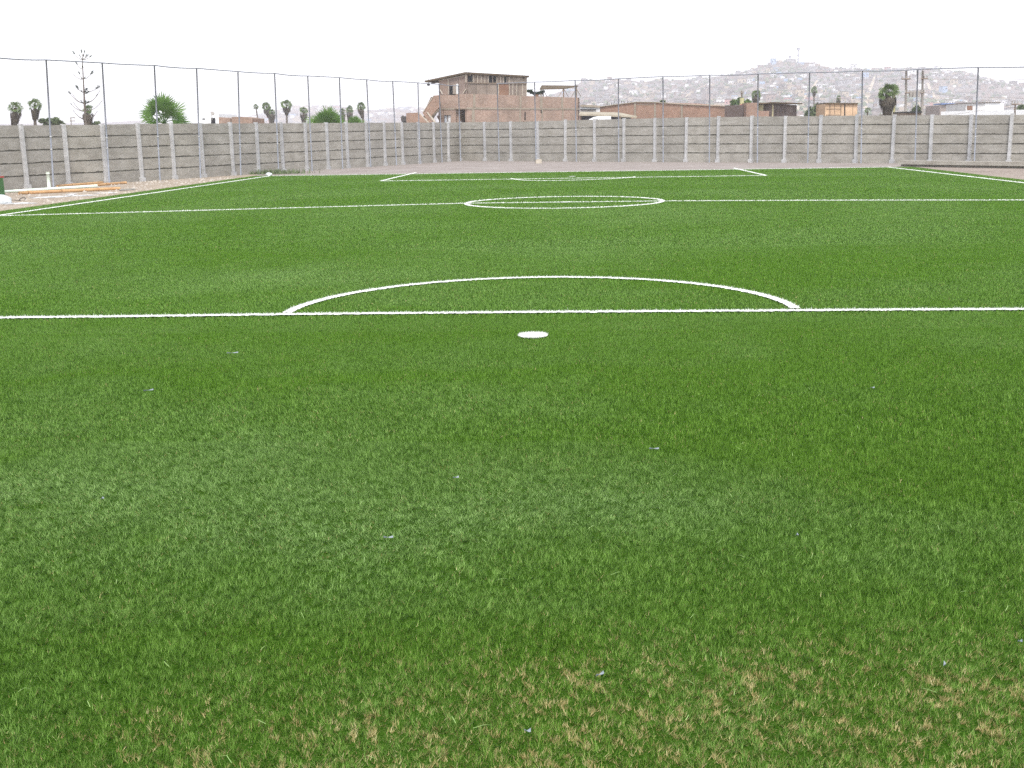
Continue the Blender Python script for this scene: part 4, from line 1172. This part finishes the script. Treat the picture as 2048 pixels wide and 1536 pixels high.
# roof terrace canopy and planter
can = thing('roof_canopy', 'open timber canopy on four posts on the right end of the brick house roof', 'canopy', FB.p(1130, 196))
k0, k1, k2, k3 = FB.p(1106.5, 179), FB.p(1137, 171.3), FB.p(1158.5, 172.3), None
k0 = k0 - FB.n * 1.8; 
k1 = FB.p(1136, 178) - FB.n * .2 
cz = {}
q1 = FB.p(1132, 196) - FB.n * .3; q2 = FB.p(1157.5, 196) - FB.n * .3; q3 = FB.p(1110.8, 196) - FB.n * 1.8; q4 = FB.p(1136.5, 196) - FB.n * 3.2
zz = lambda x, y, q: P(x, y, q.y).z
tops = [V3(q1, zz(1132, 178, q1)), V3(q2, zz(1158, 173, q2)), V3(q4, zz(1137, 171.3, q4)), V3(q3, zz(1108, 178.5, q3))]
for q, t_ in zip((q1, q2, q4, q3), tops):
    mb = MB(); mb.tube([V3(q, zt - .6), t_], .055, 6); mb.build('post', M['wood'], can)
ctr = sum(tops, Vector((0, 0, 0))) / 4
mb = MB(); mb.prism([ctr + (t_ - ctr) * 1.1 for t_ in tops], Vector((0, 0, .07))); mb.build('roof', M['roof'], can)
mb = MB()
for a, b_ in ((q1, tops[0]), (q2, tops[1]), (q4, tops[2])):
    for s_ in (-1, 1):
        mb.tube([V3(a, zt + .1).lerp(b_, .0) + FB.d * .55 * s_ , V3(a, zt + .75)], .03, 4)
mb.build('brace', M['wood'], can)
bp = FB.p(1082, 194) - FB.n * .6
th = thing('potted_plant', 'dark spreading plant in a reddish pot on the brick house roof edge', 'plant', V3(bp, zt - .2))
mb = MB(); mb.tube([V3(bp, zt - .1), V3(bp, zt + .25)], [.16, .22], 8); mb.build('pot', M['ply'], th)
mb = MB(); rd = random.Random(3)
for i in range(240):
    s_ = rd.choice((-1, 1)); u = rd.random()
    p_ = V3(bp, zt + .25 + .28 * u + rd.gauss(0, .05)) + FB.d * s_ * .9 * u
    d1 = Vector((rd.gauss(0, .12), rd.gauss(0, .12), rd.gauss(0, .07))); d2 = Vector((rd.gauss(0, .05), rd.gauss(0, .05), rd.gauss(0, .05)))
    mb.add([p_ - d1, p_ + d2, p_ + d1, p_ - d2], [(0, 1, 2, 3)])
mb.build('foliage', M['pine_leaf'], th)

# --- generic simple block from a front facade outline
def block(name, label, F, top, depth, mats, cat='building', roof=None, roof_mat=None, front=0):
    th = thing(name, label, cat, V3((F.A + F.B) / 2, GZ))
    mb = MB(); F.down(mb, top, front, -depth); mb.build('wall', mats, th)
    if roof:
        mb = MB()
        for i in range(len(top) - 1):
            a = F.p(*top[i]) + F.n * .15; b_ = F.p(*top[i + 1]) + F.n * .15
            mb.prism([a, b_, b_ - F.n * (depth + .3), a - F.n * (depth + .3)], Vector((0, 0, roof)))
        mb.build('roof', roof_mat, th)
    return th
FG = Facade(P(1190, 220, 106), P(1457, 220, 100))
M['brickG'] = brick_mat('brick_gable', FG.d, (0.38, 0.225, 0.16), (0.31, 0.175, 0.125), (0.33, 0.26, 0.21))
g = block('brick_warehouse', 'long low unplastered brick building with a shallow gable behind the far wall', FG, [(1190, 215), (1212, 211), (1250, 207.5), (1275, 204.2), (1312, 204.6), (1360, 208.6), (1457, 213)], 9, M['brickG'])
mb = MB()
for a, b_ in (((1190, 214.2), (1275, 203.2)), ((1275, 203.4), (1312, 203.8)), ((1312, 204), (1364, 208)), ((1364, 208.2), (1458, 212.2))):
    FG.poly(mb, [a, b_, (b_[0], b_[1] + 1.1), (a[0], a[1] + 1.1)], .12, -.3)
mb.build('coping', M['roofedge'], g)
for x0, y0 in ((1268.5, 206), (1308.5, 205), (1362, 208.5), (1455, 213)):
    mb = MB(); FG.rect(mb, x0, y0, x0 + 3.6, 250, .05, 0); mb.build('column', M['band'], g)
mb = MB()
for i in range(7): FG.rect(mb, 1275 + i * 4.6, 207.5, 1277.6 + i * 4.6, 210.5, .01, -.05)
mb.build('vent_slot', M['band'], g)
mb = MB(); 
for i in range(8):
    x = 1216 + i * 6.5 + random.uniform(-2, 2); q = FG.p(x, 211 - (x - 1212) * .1); mb.tube([q, q + Vector((random.uniform(-.1, .1), -.1, random.uniform(.1, .35)))], .02, 4)
mb.build('rebar', M['roof'], g)
# low roofs and a pale vehicle roof between the two brick buildings
FL = Facade(P(1160, 220, 104), P(1205, 220, 104))
block('low_shed', 'low flat roofed shed squeezed between the brick house and the brick gable building', FL, [(1161, 213.5), (1200, 215.5)], 3, M['offwhite'], 'shed', .18, M['band'])
mb = MB(); FL.rect(mb, 1160, 218.4, 1192, 220, .3, 0); tag(mb.build('shade_board', M['black']), 'dark horizontal board under the low shed roof beside the brick house', 'board')
aw = thing('awning', 'sagging pale edged awning over a dark opening before the brick gable building', 'awning', V3(P(1215, 230, 90), GZ))
A0, A1, A2_, A3 = P(1160, 228, 92), P(1235, 227.5, 90), P(1272, 235.8, 88), P(1160, 231, 86)
mb = MB(); mb.prism([P(1160, 226.5, 95), P(1238, 228, 93), P(1274, 235.5, 90), P(1180, 231.5, 88), P(1158, 231.5, 88)], Vector((0, 0, .12))); mb.build('roof', M['roofedge'], aw)
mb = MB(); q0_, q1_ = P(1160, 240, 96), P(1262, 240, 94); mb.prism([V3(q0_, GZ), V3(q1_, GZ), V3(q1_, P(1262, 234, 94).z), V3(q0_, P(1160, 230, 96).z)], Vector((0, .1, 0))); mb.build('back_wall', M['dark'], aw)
for x in (1162, 1200, 1240):
    mb = MB(); q = P(x, 240, 89); mb.tube([V3(q, GZ), V3(q, P(x, 232, 89).z)], .06, 6); mb.build('post', M['wood'], aw)
van = thing('white_van', 'roof of a white van parked under the awning, just above the far wall', 'van', V3(P(1195, 240, 84), GZ))
va, vb = P(1170, 240, 84), P(1222, 240, 84); zt_ = P(1196, 232.6, 84).z; zw = P(1196, 238, 84).z
mb = MB(); L = vb.x - va.x
prof = [(0, .45), (.02, zw - GZ - .35), (.3, zw - GZ), (.62, zt_ - GZ - .04), (.9, zt_ - GZ), (L, zt_ - GZ), (L, .45)]
mb.prism([Vector((va.x + x, va.y, GZ + z)) for x, z in prof], Vector((0, 1.8, 0))); mb.build('body', M['white'], van)
mb = MB(); mb.prism([Vector((va.x + x, va.y - .01, GZ + z)) for x, z in ((.35, zw - GZ - .12), (.66, zt_ - GZ - .2), (L * .5, zt_ - GZ - .2), (L * .5, zw - GZ - .12))], Vector((0, .02, 0))); mb.build('window', M['black'], van)
for x in (.45, L - .45):
    mb = MB(); mb.tube([Vector((va.x + x, va.y - .02, GZ + .33)), Vector((va.x + x, va.y + .2, GZ + .33))], .33, 16); mb.build('wheel', M['black'], van)

# --- brick and cream house with a slatted side
FH = Facade(P(1492, 220, 92), P(1549, 220, 92)); FI = Facade(P(1549, 220, 92), P(1601, 220, 97))
M['brickH'] = brick_mat('brick_small_house', FH.d, (0.36, 0.22, 0.165), (0.29, 0.175, 0.135), (0.3, 0.25, 0.21))
hh = thing('small_house', 'cream walled shed with a dark slatted side and brick front pieces', 'building', V3(P(1545, 230, 94), GZ))
mb = MB(); FH.down(mb, [(1517, 209.2), (1549, 208.4)], -.4, -5); mb.build('wall', M['cream'], hh)
mb = MB(); FH.down(mb, [(1492.5, 205.5), (1516, 205.5)], .1, -2.5); mb.build('brick_wall', M['brickH'], hh)
mb = MB(); FH.down(mb, [(1516, 221.5), (1538, 222)], .1, -.15); mb.build('brick_wall', M['brickH'], hh)
M['slat'] = sheet_mat('dark_vertical_slats', (0.2, 0.155, 0.14), FI.d, 0.16, (0.11, 0.085, 0.08))
mb = MB(); FI.down(mb, [(1549, 208), (1601, 210)], -.3, -4); mb.build('slatted_wall', M['slat'], hh)
mb = MB(); a, b_, c = FH.p(1514, 208.6) + FH.n * .1, FI.p(1549, 206.8) + FH.n * .1, FI.p(1602.5, 208.6) + FI.n * .1; mb.prism([a, b_, c, c + Vector((-1, 5, .1)), a + Vector((0, 6, .1))], Vector((0, 0, .1))); mb.build('roof', M['roof'], hh)
M['tan'] = sheet_mat('tan_plywood_left', (0.6, 0.43, 0.29), Vector((1, 0, 0)), 0.85, (0.55, 0.38, 0.25))
FT = Facade(P(1651, 220, 90), P(1715, 220, 90))
tt = block('plywood_shed', 'tan plywood shed with a dark gap and battens beyond the far wall', FT, [(1651, 207.8), (1715, 208.5)], 3.4, M['tan'], 'shed', .09, M['roof'])
mb = MB(); FT.rect(mb, 1688.3, 208.5, 1690.6, 250, .01, -.05); mb.build('gap', M['dark'], tt)
mb = MB()
for x in (1660, 1669, 1681): FT.rect(mb, x, 209, x + .6, 250, .03, 0)
for y in (217.5, 229.5): FT.rect(mb, 1652, y, 1681, y + .6, .032, 0)
mb.build('batten', M['wood'], tt)
FP = Facade(P(1460, 220, 104), P(1495, 220, 104))
block('rubble_yard_wall', 'low grey yard wall between the brick gable building and the pale pole', FP, [(1458, 221.5), (1494, 219)], .3, M['asphalt'], 'wall')
mb = MB(); 
for x, y, m_ in ((1470, 217, 0), (1475, 216, 0), (1481, 217.5, 0)):
    q = P(x, y, 106); mb.box((q.x, q.y, q.z), (.55, .4, .5), .3)
tag(mb.build('laundry', M['white']), 'white cloths in the yard under the green tree', 'laundry')
q = P(1490, 217, 106); mb = MB(); mb.box((q.x, q.y, q.z), (.5, .3, .5), .2); mb.box((q.x - .3, q.y, q.z + .1), (.2, .3, .5), .2)
tag(mb.build('red_cloth', M['red_paint']), 'dark red cloth hanging beside the brick end of the small house', 'cloth')

# --- white flat roofed building on the right
FW1 = Facade(P(1882, 225, 105), P(2060, 225, 98))
wb = block('white_hall', 'long low white flat roofed building above the wall at the right', FW1, [(1882, 223.2), (2010, 219.8), (2080, 219)], 9, M['white'], roof=None)
FW2 = Facade(P(1932, 215, 116), P(2010, 215, 116))
mb = MB(); FW2.down(mb, [(1932, 206.2), (1969, 205.6)], 0, -6); mb.build('upper_wall', M['offwhite'], wb)
mb = MB(); FW2.down(mb, [(1969.2, 206), (2000, 205.2), (2008, 207.5)], .05, -6); mb.build('upper_wall', M['white'], wb)
mb = MB(); FW2.rect(mb, 1934, 211.5, 1945, 220, .02, 0); mb.build('window', M['ply'], wb)
mb = MB(); FW2.poly(mb, [(1930, 205.6), (2001, 204.4), (2001, 205.1), (1930, 206.3)], .2, -6.2); mb.build('roof', M['roof'], wb)
M['blue'] = grit('blue_roof_sheet', (0.13, 0.2, 0.42), (0.2, 0.27, 0.48), 2, .6)
FW3 = Facade(P(1880, 215, 150), P(1932, 215, 150))
block('grey_hall', 'low grey hall with a blue roof edge left of the white building', FW3, [(1880, 210.5), (1932, 210)], 6, M['asphalt'], roof=None)
mb = MB(); FW3.poly(mb, [(1882, 206.5), (1908, 206.5), (1908, 209.2), (1882, 209.2)], .3, -3); tag(mb.build('blue_tank_cover', M['blue']), 'blue roof sheet above the grey hall', 'roof sheet')
FD = Facade(P(1805, 228, 80), P(1845, 228, 80))
block('dark_roof_shed', 'dark flat roof edge just above the wall between the two utility poles', FD, [(1811, 226), (1843, 225.6)], 3, M['wood'], 'shed', .1, M['black'])
FD2 = Facade(P(1775, 228, 88), P(1812, 228, 88))
block('grey_shed', 'low grey sloping shed roof at the foot of the big palm', FD2, [(1780, 230), (1812, 224)], 3, M['kerb'], 'shed', .08, M['kerb'])
# --- small houses on the left beyond the wall
FN = Facade(P(394, 240, 110), P(437, 240, 110))
nh = block('white_house', 'white flat roofed house with a dark doorway over the left wall', FN, [(394, 226), (437, 227.5)], 6, M['white'])
mb = MB(); FN.rect(mb, 404.5, 236.8, 410.5, 239.2, .02, -.02); mb.build('window', M['black'], nh)
mb = MB(); FN.rect(mb, 422.3, 235.8, 430.5, 252, .02, -.02); mb.build('door', M['dark'], nh)
dsh = P(423.5, 229, 109.5); mb = MB(); mb.tube([dsh + Vector((0, 0, -.5)), dsh], .03, 5); mb.tube([dsh, dsh + Vector((.12, -.1, .1))], [.02, .2], 12, False); mb.tube([dsh + Vector((.12, -.1, .1)), dsh + Vector((.125, -.105, .105))], [.2, .19], 12)
tag(mb.build('satellite_dish', M['utility']), 'small satellite dish on the white house roof', 'dish')
FN2 = Facade(P(437, 240, 104), P(460, 240, 104)); FN3 = Facade(P(462, 240, 100), P(504, 240, 100))
M['brickN'] = brick_mat('brick_left_sheds', Vector((1, 0, 0)), (0.38, 0.25, 0.19), (0.31, 0.2, 0.155), (0.3, 0.25, 0.2))
block('brick_shed', 'narrow brick shed right beside the white house over the left wall', FN2, [(437, 234.3), (460, 237)], 4, M['brickN'], 'shed')
block('brick_shed', 'wider brick shed with a gently sloping top left of the distant palms', FN3, [(463, 234), (480, 233.2), (504, 236.5)], 4, M['brickN'], 'shed')
# --- television aerial and posts
an = MB(); q = P(142, 248, 84); t_ = P(141.5, 235.5, 84); an.tube([V3(q, GZ), t_], .04, 5)
for y in (235.5, 242): an.tube([P(139.5, y, 84), P(150, y - .3, 84)], .03, 4)
for x in (141, 149.5): an.tube([P(x, 235, 84), P(x, 237, 84)], .025, 4)
tag(an.build('aerial', M['utility']), 'thin television aerial between the grey green bush and the pine', 'aerial')

# --- utility poles and wires
def upole(px, ytop, Y, label, arms, mat='utility', r=.13, parts=True, ybot=245):
    q = P(px, ybot, Y); q.z = GZ; t_ = P(px - .5, ytop, Y)
    th = thing('utility_pole', label, 'pole', q)
    mb = MB(); mb.tube([q, t_], [r, r * .65], 8); mb.build('pole', M[mat], th, True)
    for (x0, x1, y, rr_) in arms:
        mb = MB(); a = P(px + x0, y, Y - .1); b_ = P(px + x1, y, Y - .1); mb.tube([a, b_], rr_, 6)
        o = mb.build('crossarm', M['wood'], th)
        for u in (.08, .5, .92):
            k = MB(); c = a.lerp(b_, u); k.tube([c, c + Vector((0, 0, .22))], .05, 6); k.build('insulator', M['utility'], o)
    return th, q, t_
t1 = upole(1813, 142, 100, 'left one of the two tall utility poles with crossarms before the hill', [(-10, 8, 158, .06), (-3, 6, 185.5, .05)])
t2 = upole(1846, 141, 100, 'right one of the two tall utility poles with crossarms before the hill', [(-4, 9, 157.5, .06), (-5, 3, 185.5, .05)])
for x in (1821.5, 1828.5, 1836):
    c = P(x, 188, 100); mb = MB(); mb.tube([c + Vector((0, 0, .28)), c + Vector((0, 0, .2)), c - Vector((0, 0, .22))], [.05, .16, .14], 10)
    tag(mb.build('transformer', M['utility']), {1821.5: 'left', 1828.5: 'middle', 1836: 'right'}[x] + ' small transformer can on the bar between the two utility poles', 'transformer')
mb = MB(); mb.tube([P(1813, 186, 100), P(1846, 186, 100)], .05, 6); tag(mb.build('crossbar', M['wood']), 'horizontal bar joining the two utility poles', 'bar')
upole(1789.5, 172, 84, 'slim pale yellow pole beside the big palm', [], 'yellowpole', .11)
upole(1484, 182, 112, 'weathered utility pole behind the small house with a pale lower half', [(-3, 3, 186, .04)], 'utility', .12)
mb = MB(); q = P(1483.6, 240, 111.7); mb.tube([V3(q, GZ), P(1483.8, 196, 111.7)], .2, 8); tag(mb.build('pale_post', M['yellowpole']), 'pale yellow post in front of the weathered pole by the green tree', 'post')
upole(2031, 207, 92, 'short dark post with a lamp arm before the white building', [(-8, 6, 208.5, .05)], 'wood', .08)
def wire(pts, label, r=.012):
    mb = MB()
    for i in range(len(pts) - 1):
        a, b_ = pts[i], pts[i + 1]
        mb.tube([a.lerp(b_, k / 10) - Vector((0, 0, .035 * (a - b_).length * (k / 10) * (1 - k / 10))) for k in range(11)], r, 4, False)
    tag(mb.build('wire', M['utility']), label, 'wire', 'overhead wires by the utility poles')
wire([P(1720, 158.5, 110), P(1813, 158, 100), P(1846, 157.5, 100), P(2120, 157, 90)], 'upper overhead wire running through both utility poles')
wire([P(1846, 186, 100), P(2120, 196, 84)], 'lower overhead wire sagging from the right utility pole to the photo edge')
wire([P(1880, 232, 90), P(2031, 209, 92), P(2120, 206, 92)], 'overhead wire slanting down over the white building')

# ------------------------------------------------------------------ hills
SKYR = [(1060, 205), (1090, 193), (1110, 187), (1150, 172), (1165, 162), (1200, 160), (1260, 160), (1285, 165), (1310, 159), (1335, 160), (1375, 159), (1420, 154), (1460, 150), (1490, 141), (1512, 135), (1530, 128), (1560, 122.5), (1580, 121), (1592, 127),
        (1625, 128), (1660, 137), (1700, 139), (1760, 140), (1830, 137), (1850, 139), (1880, 143), (1920, 145), (1960, 156), (2000, 165), (2048, 174), (2150, 200), (2300, 226)]
YN_, YF_ = 620.0, 1250.0
def ridge_z(x):
    return P(x, lerp_tab(SKYR, x), YF_).z
def hill_pt(x, t):                # x: bearing, t: 0 foot .. 1 ridge
    Y = YN_ + (YF_ - YN_) * t
    s = ray(x, 250)
    X = s.x / s.y * Y
    zr = ridge_z(x)
    nz = (float(fbm(np.array([X]), np.array([Y]), .006, 4, 3)[0]) - .5) * 26 * math.sin(math.pi * min(t, 1)) ** .7
    return Vector((X, Y, GZ + zr * (t ** 1.15) + nz))
xs = np.arange(1040, 2330, 8); ts = np.linspace(0, 1, 36)
mb = MB(); vs = []
for x in xs:
    for t in ts: vs.append(hill_pt(float(x), float(t)))
    q = hill_pt(float(x), 1.0)
    vs.append(Vector((q.x * 1.06, q.y * 1.06, q.z * .9))); vs.append(Vector((q.x * 1.4, q.y * 1.4, GZ - 2)))
k = len(ts) + 2; fs = []
for i in range(len(xs) - 1):
    for j in range(k - 1): fs.append((i * k + j, (i + 1) * k + j, (i + 1) * k + j + 1, i * k + j + 1))
mb.add(vs, fs)
def hill_mat(name, c1, c2, c3):
    m, nt, b = mat_new(name)
    p = posn(nt)
    c = ramp(nt, noise(nt, p, .016, 8, .65), [(0.32, c1), (0.5, c2), (0.68, c3)])
    d = ramp(nt, noise(nt, p, .12, 6, .75), [(0.4, (.42, .42, .42)), (0.58, (1, 1, 1))])
    nt.links.new(mix(nt, .8, c, d, 'MULTIPLY'), b.inputs['Base Color']); b.inputs['Roughness'].default_value = 1
    b.inputs['Specular IOR Level'].default_value = 0
    return m
M['hill'] = hill_mat('dusty_hillside', (0.14, 0.12, 0.11), (0.23, 0.19, 0.17), (0.34, 0.28, 0.23))
tag(mb.build('hill', M['hill'], None, True), kind='structure')
# back range on the left
SKYL = [(-200, 249), (200, 246), (262, 242), (290, 240.5), (320, 245), (420, 247), (470, 244), (500, 240), (515, 230), (550, 223), (585, 216), (600, 213), (640, 214), (682, 212.5), (705, 222), (740, 223), (770, 221), (800, 217), (830, 216), (860, 222), (930, 232), (1000, 236), (1110, 240)]
mb = MB(); vs = []; xs2 = np.arange(-200, 1110, 8); ts2 = np.linspace(0, 1, 16)
def hill2(x, t):
    Y = 1150 + 700 * t; s = ray(x, 250); X = s.x / s.y * Y
    zr = P(x, lerp_tab(SKYL, x), 1850).z
    return Vector((X, Y, GZ + zr * t ** 1.1 + (float(fbm(np.array([X]), np.array([Y]), .006, 4, 8)[0]) - .5) * 14 * math.sin(math.pi * t) ** .8))
for x in xs2:
    for t in ts2: vs.append(hill2(float(x), float(t)))
    q = hill2(float(x), 1.0); vs.append(Vector((q.x * 1.3, q.y * 1.3, GZ - 2)))
k = len(ts2) + 1; fs = []
for i in range(len(xs2) - 1):
    for j in range(k - 1): fs.append((i * k + j, (i + 1) * k + j, (i + 1) * k + j + 1, i * k + j + 1))
mb.add(vs, fs)
tag(mb.build('distant_hills', M['hill'], None, True), kind='structure')
# pale dirt tracks climbing the hill
def t_of_y(x, y):
    lo, hi = 0.0, 1.0
    def sy(t):
        q = hill_pt(x, t) - CO
        return 768 - (q.dot(UP) / q.dot(FW)) * FPX
    for _ in range(22):
        mid = (lo + hi) / 2
        if sy(mid) > y: lo = mid
        else: hi = mid
    return (lo + hi) / 2
M['track'] = grit('pale_dirt_track', (0.42, 0.35, 0.26), (0.52, 0.44, 0.33), .05, 1)
for line in ([(1634, 158, 3), (1624, 175, 5), (1612, 190, 6), (1602, 205, 7), (1592, 225, 8)], [(1745, 152, 3), (1741, 168, 6), (1733, 188, 9), (1729, 205, 10), (1726, 226, 12)],
             [(1850, 168, 5), (1856, 182, 7), (1865, 195, 8), (1872, 208, 10), (1878, 226, 12)], [(1998, 192, 6), (2010, 203, 8), (2020, 216, 12)], [(1288, 182, 2.5), (1262, 192, 3), (1240, 203, 3.5)], [(1420, 166, 2), (1385, 184, 3), (1370, 196, 3)], [(1540, 140, 3), (1510, 146, 4), (1480, 152, 3)]):
    vs = []
    pts = []
    for i in range(len(line) - 1):
        for k_ in range(8):
            u = k_ / 8; pts.append([line[i][j] + (line[i + 1][j] - line[i][j]) * u for j in range(3)])
    pts.append(list(line[-1]))
    for x, y, w_ in pts:
        t = t_of_y(x, y)
        for s_ in (-.5, .5): vs.append(hill_pt(x + w_ * s_, t) + Vector((0, -.6, .9)))
    mb = MB(); mb.add(vs, [(2 * i, 2 * i + 1, 2 * i + 3, 2 * i + 2) for i in range(len(pts) - 1)])
    tag(mb.build('dirt_road', M['track']), kind='structure')
# houses on the hillside
def wallmat(name, c): return grit(name, tuple(x * .8 for x in c), c, .6, .95, fine=.15)
HM = [('pale grey', wallmat('hh_grey', (.33, .32, .32)), M['roof'], .34), ('brick brown', wallmat('hh_brick', (.3, .22, .18)), M['roof'], .16), ('white', wallmat('hh_white', (.75, .75, .75)), M['kerb'], .2), ('tan', wallmat('hh_tan', (.45, .37, .27)), M['roof'], .14),
      ('brown timber', wallmat('hh_timber', (.15, .12, .1)), M['roof'], .1), ('pale blue', wallmat('hh_blue', (.3, .42, .6)), M['kerb'], .04), ('pinkish red', wallmat('hh_pink', (.5, .25, .22)), M['roof'], .02)]
meshes = []
hw_rng = random.Random(17)
for nm_, wm, rm, pr_ in HM:
    for v_ in range(3):
        mb = MB(); W_, D_2, H_ = hw_rng.uniform(4, 7.5), hw_rng.uniform(4, 6), hw_rng.uniform(2.2, 3.0) * (1 + (v_ == 2) * .9)
        mb.mi = 0; mb.box((0, 0, H_ / 2 - 1), (W_, D_2, H_ + 2))
        mb.mi = 1; mb.prism([Vector((-W_ / 2 - .3, -D_2 / 2 - .3, H_ + .15)), Vector((W_ / 2 + .3, -D_2 / 2 - .3, H_ + .15)), Vector((W_ / 2 + .3, D_2 / 2 + .3, H_ + .5)), Vector((-W_ / 2 - .3, D_2 / 2 + .3, H_ + .5))], Vector((0, 0, -.2)))
        mb.mi = 2
        for k_ in range(2): mb.box((-W_ / 4 + k_ * W_ / 2.2, -D_2 / 2 - .03, H_ * .45 + (v_ == 2) * k_ * .8), (.9 + .3 * k_, .08, 1.2))
        o = mb.build('hill_house', [wm, rm, M['dark']]); meshes.append((nm_, o.data, pr_ / 3, H_)); bpy.data.objects.remove(o)
wts = [m_[2] for m_ in meshes]
spots = []
r3_ = random.Random(29)
while len(spots) < 290:
    x = r3_.uniform(1165, 2075); t = r3_.uniform(.05, 1.0) ** .9
    q = hill_pt(x, t)
    if any(abs(q.x - s_[0].x) < 7 and abs(q.y - s_[0].y) < 9 for s_ in spots): continue
    spots.append((q, x, t))
for q, x, t in spots:
    nm_, me_, _, H_ = r3_.choices(meshes, wts)[0]
    o = bpy.data.objects.new('hill_house', me_); COL.objects.link(o)
    o.location = q + Vector((0, 0, .2)); o.rotation_euler = (0, 0, r3_.uniform(-.5, .5)); sc_ = r3_.uniform(.6, 1.0); o.scale = (sc_, sc_, sc_)
    hz_ = 'on the far left ridge' if x < 1340 else 'left of the summit' if x < 1520 else 'under the summit' if x < 1660 else 'on the right shoulder' if x < 1840 else 'on the falling right slope'
    vt_ = 'low down' if t < .33 else 'halfway up' if t < .6 else 'high up' if t < .85 else 'near the skyline'
    sz_ = 'boxy' if H_ < 3.1 else 'taller'
    tag(o, f'tiny {sz_} {nm_} house {vt_} {hz_} of the hill', 'house', f'{sz_} {nm_} hillside houses {vt_} {hz_}')
# the mass of smaller huts beyond those
mbs = {}
allm = [h[1] for h in HM]
hut = MB(); rr4 = random.Random(41)
for i in range(2600):
    x = rr4.uniform(1100, 2200); t = rr4.uniform(.03, 1.0)
    q = hill_pt(x, t); hut.mi = rr4.choices(range(7), [.34, .16, .11, .15, .2, .025, .015])[0]
    s_ = rr4.uniform(1.8, 3.8); h_ = rr4.uniform(1.2, 2.2)
    hut.box((q.x, q.y, q.z + h_ / 2 - .4), (s_ * 1.2, s_, h_ + .8), rr4.uniform(-.6, .6))
for i in range(900):
    x = rr4.uniform(480, 1100); t = rr4.uniform(.02, .98)
    q = hill2(x, t); hut.mi = rr4.choices(range(7), [.25, .25, .2, .15, .1, .025, .025])[0]
    s_ = rr4.uniform(4, 9); hut.box((q.x, q.y, q.z + 1), (s_ * 1.2, s_, 5), rr4.uniform(-.6, .6))
o = hut.build('hillside_huts', allm); tag(o, kind='stuff'); o['label'] = 'mass of tiny huts covering the hazy hills'
# scrub on the hill
sc_m = MB()
for i in range(1500):
    x = rr4.uniform(1100, 2200); t = rr4.uniform(.03, 1.0); q = hill_pt(x, t)
    sc_m.box((q.x, q.y, q.z + .6), (rr4.uniform(1.5, 4), 2, rr4.uniform(1.5, 3)), rr4.uniform(0, 1.5), Matrix.Rotation(rr4.uniform(.3, .8), 3, 'X'))
o = sc_m.build('hill_scrub', M['bush_leaf']); tag(o, kind='stuff'); o['label'] = 'dark scrub dotted over the hillside'
# masts on the summit
q = hill_pt(1592, 1.0); mb = MB(); tz = P(1592.3, 98, YF_).z
mb.tube([q - Vector((0, 0, 3)), Vector((q.x, q.y, tz))], [.9, .45], 5); mb.box((q.x, q.y, tz), (3.2, 2, 3), .5); mb.box((q.x, q.y, tz - 6), (2.2, 1.5, 1.5), .2)
tag(mb.build('radio_mast', M['mast']), 'thin tall radio mast on the hill summit', 'mast')
q = hill_pt(1576, 1.0); mb = MB(); tz = P(1576, 113.5, YF_).z
mb.tube([q - Vector((0, 0, 3)), Vector((q.x, q.y, tz))], [.8, .5], 5); mb.box((q.x, q.y, tz), (2.5, 2, 1.6), .5)
tag(mb.build('radio_mast', M['mast']), 'shorter stubby mast on the hill summit left of the tall one', 'mast')
# blocks on the summit
for x0, x1, y0, nm_ in ((1568, 1584, 119, 0), (1590, 1602, 125.5, 5), (1512, 1522, 131, 1), (1534, 1542, 128.5, 6), (1604, 1624, 126, 1), (1640, 1652, 134, 3)):
    a, b_ = hill_pt(x0, .985), hill_pt(x1, .985); mb = MB(); zt5 = P((x0 + x1) / 2, y0, YF_ * .99).z; zb5 = min(a.z, b_.z) - 2
    mb.box(((a.x + b_.x) / 2, a.y - 2, (zt5 + zb5) / 2), (b_.x - a.x, 6, max(zt5 - zb5, 3))); mb.box(((a.x + b_.x) / 2, a.y - 2, max(zt5, zb5 + 3) + .2), (b_.x - a.x + .8, 7, .4))
    tag(mb.build('summit_house', HM[nm_][1]), {0: 'grey block house on the very top of the hill', 5: 'blue walled house just right of the hill summit', 1: ('brick house left of the hill summit' if x0 < 1550 else 'long brick house right of the blue one on the summit'), 6: 'reddish house just left of the hill summit', 3: 'tan house farther down the right shoulder of the summit'}[nm_], 'house')

# ------------------------------------------------------------------ haze
hz = MB(); hz.add([(x, y, z) for z in (-3, 105) for x, y in ((-2200, -30), (2200, -30), (2200, 2700), (-2200, 2700))], [(3, 2, 1, 0), (4, 5, 6, 7), (0, 1, 5, 4), (1, 2, 6, 5), (2, 3, 7, 6), (3, 0, 4, 7)])
m = bpy.data.materials.new('haze_air'); m.use_nodes = True; nt = m.node_tree; nt.nodes.clear()
pv = nt.nodes.new('ShaderNodeVolumePrincipled'); pv.inputs['Color'].default_value = (.93, .93, 1.0, 1); pv.inputs['Density'].default_value = .00066; pv.inputs['Anisotropy'].default_value = 0.1
oo = nt.nodes.new('ShaderNodeOutputMaterial'); nt.links.new(pv.outputs[0], oo.inputs['Volume'])
o = hz.build('haze', m); tag(o, kind='stuff')
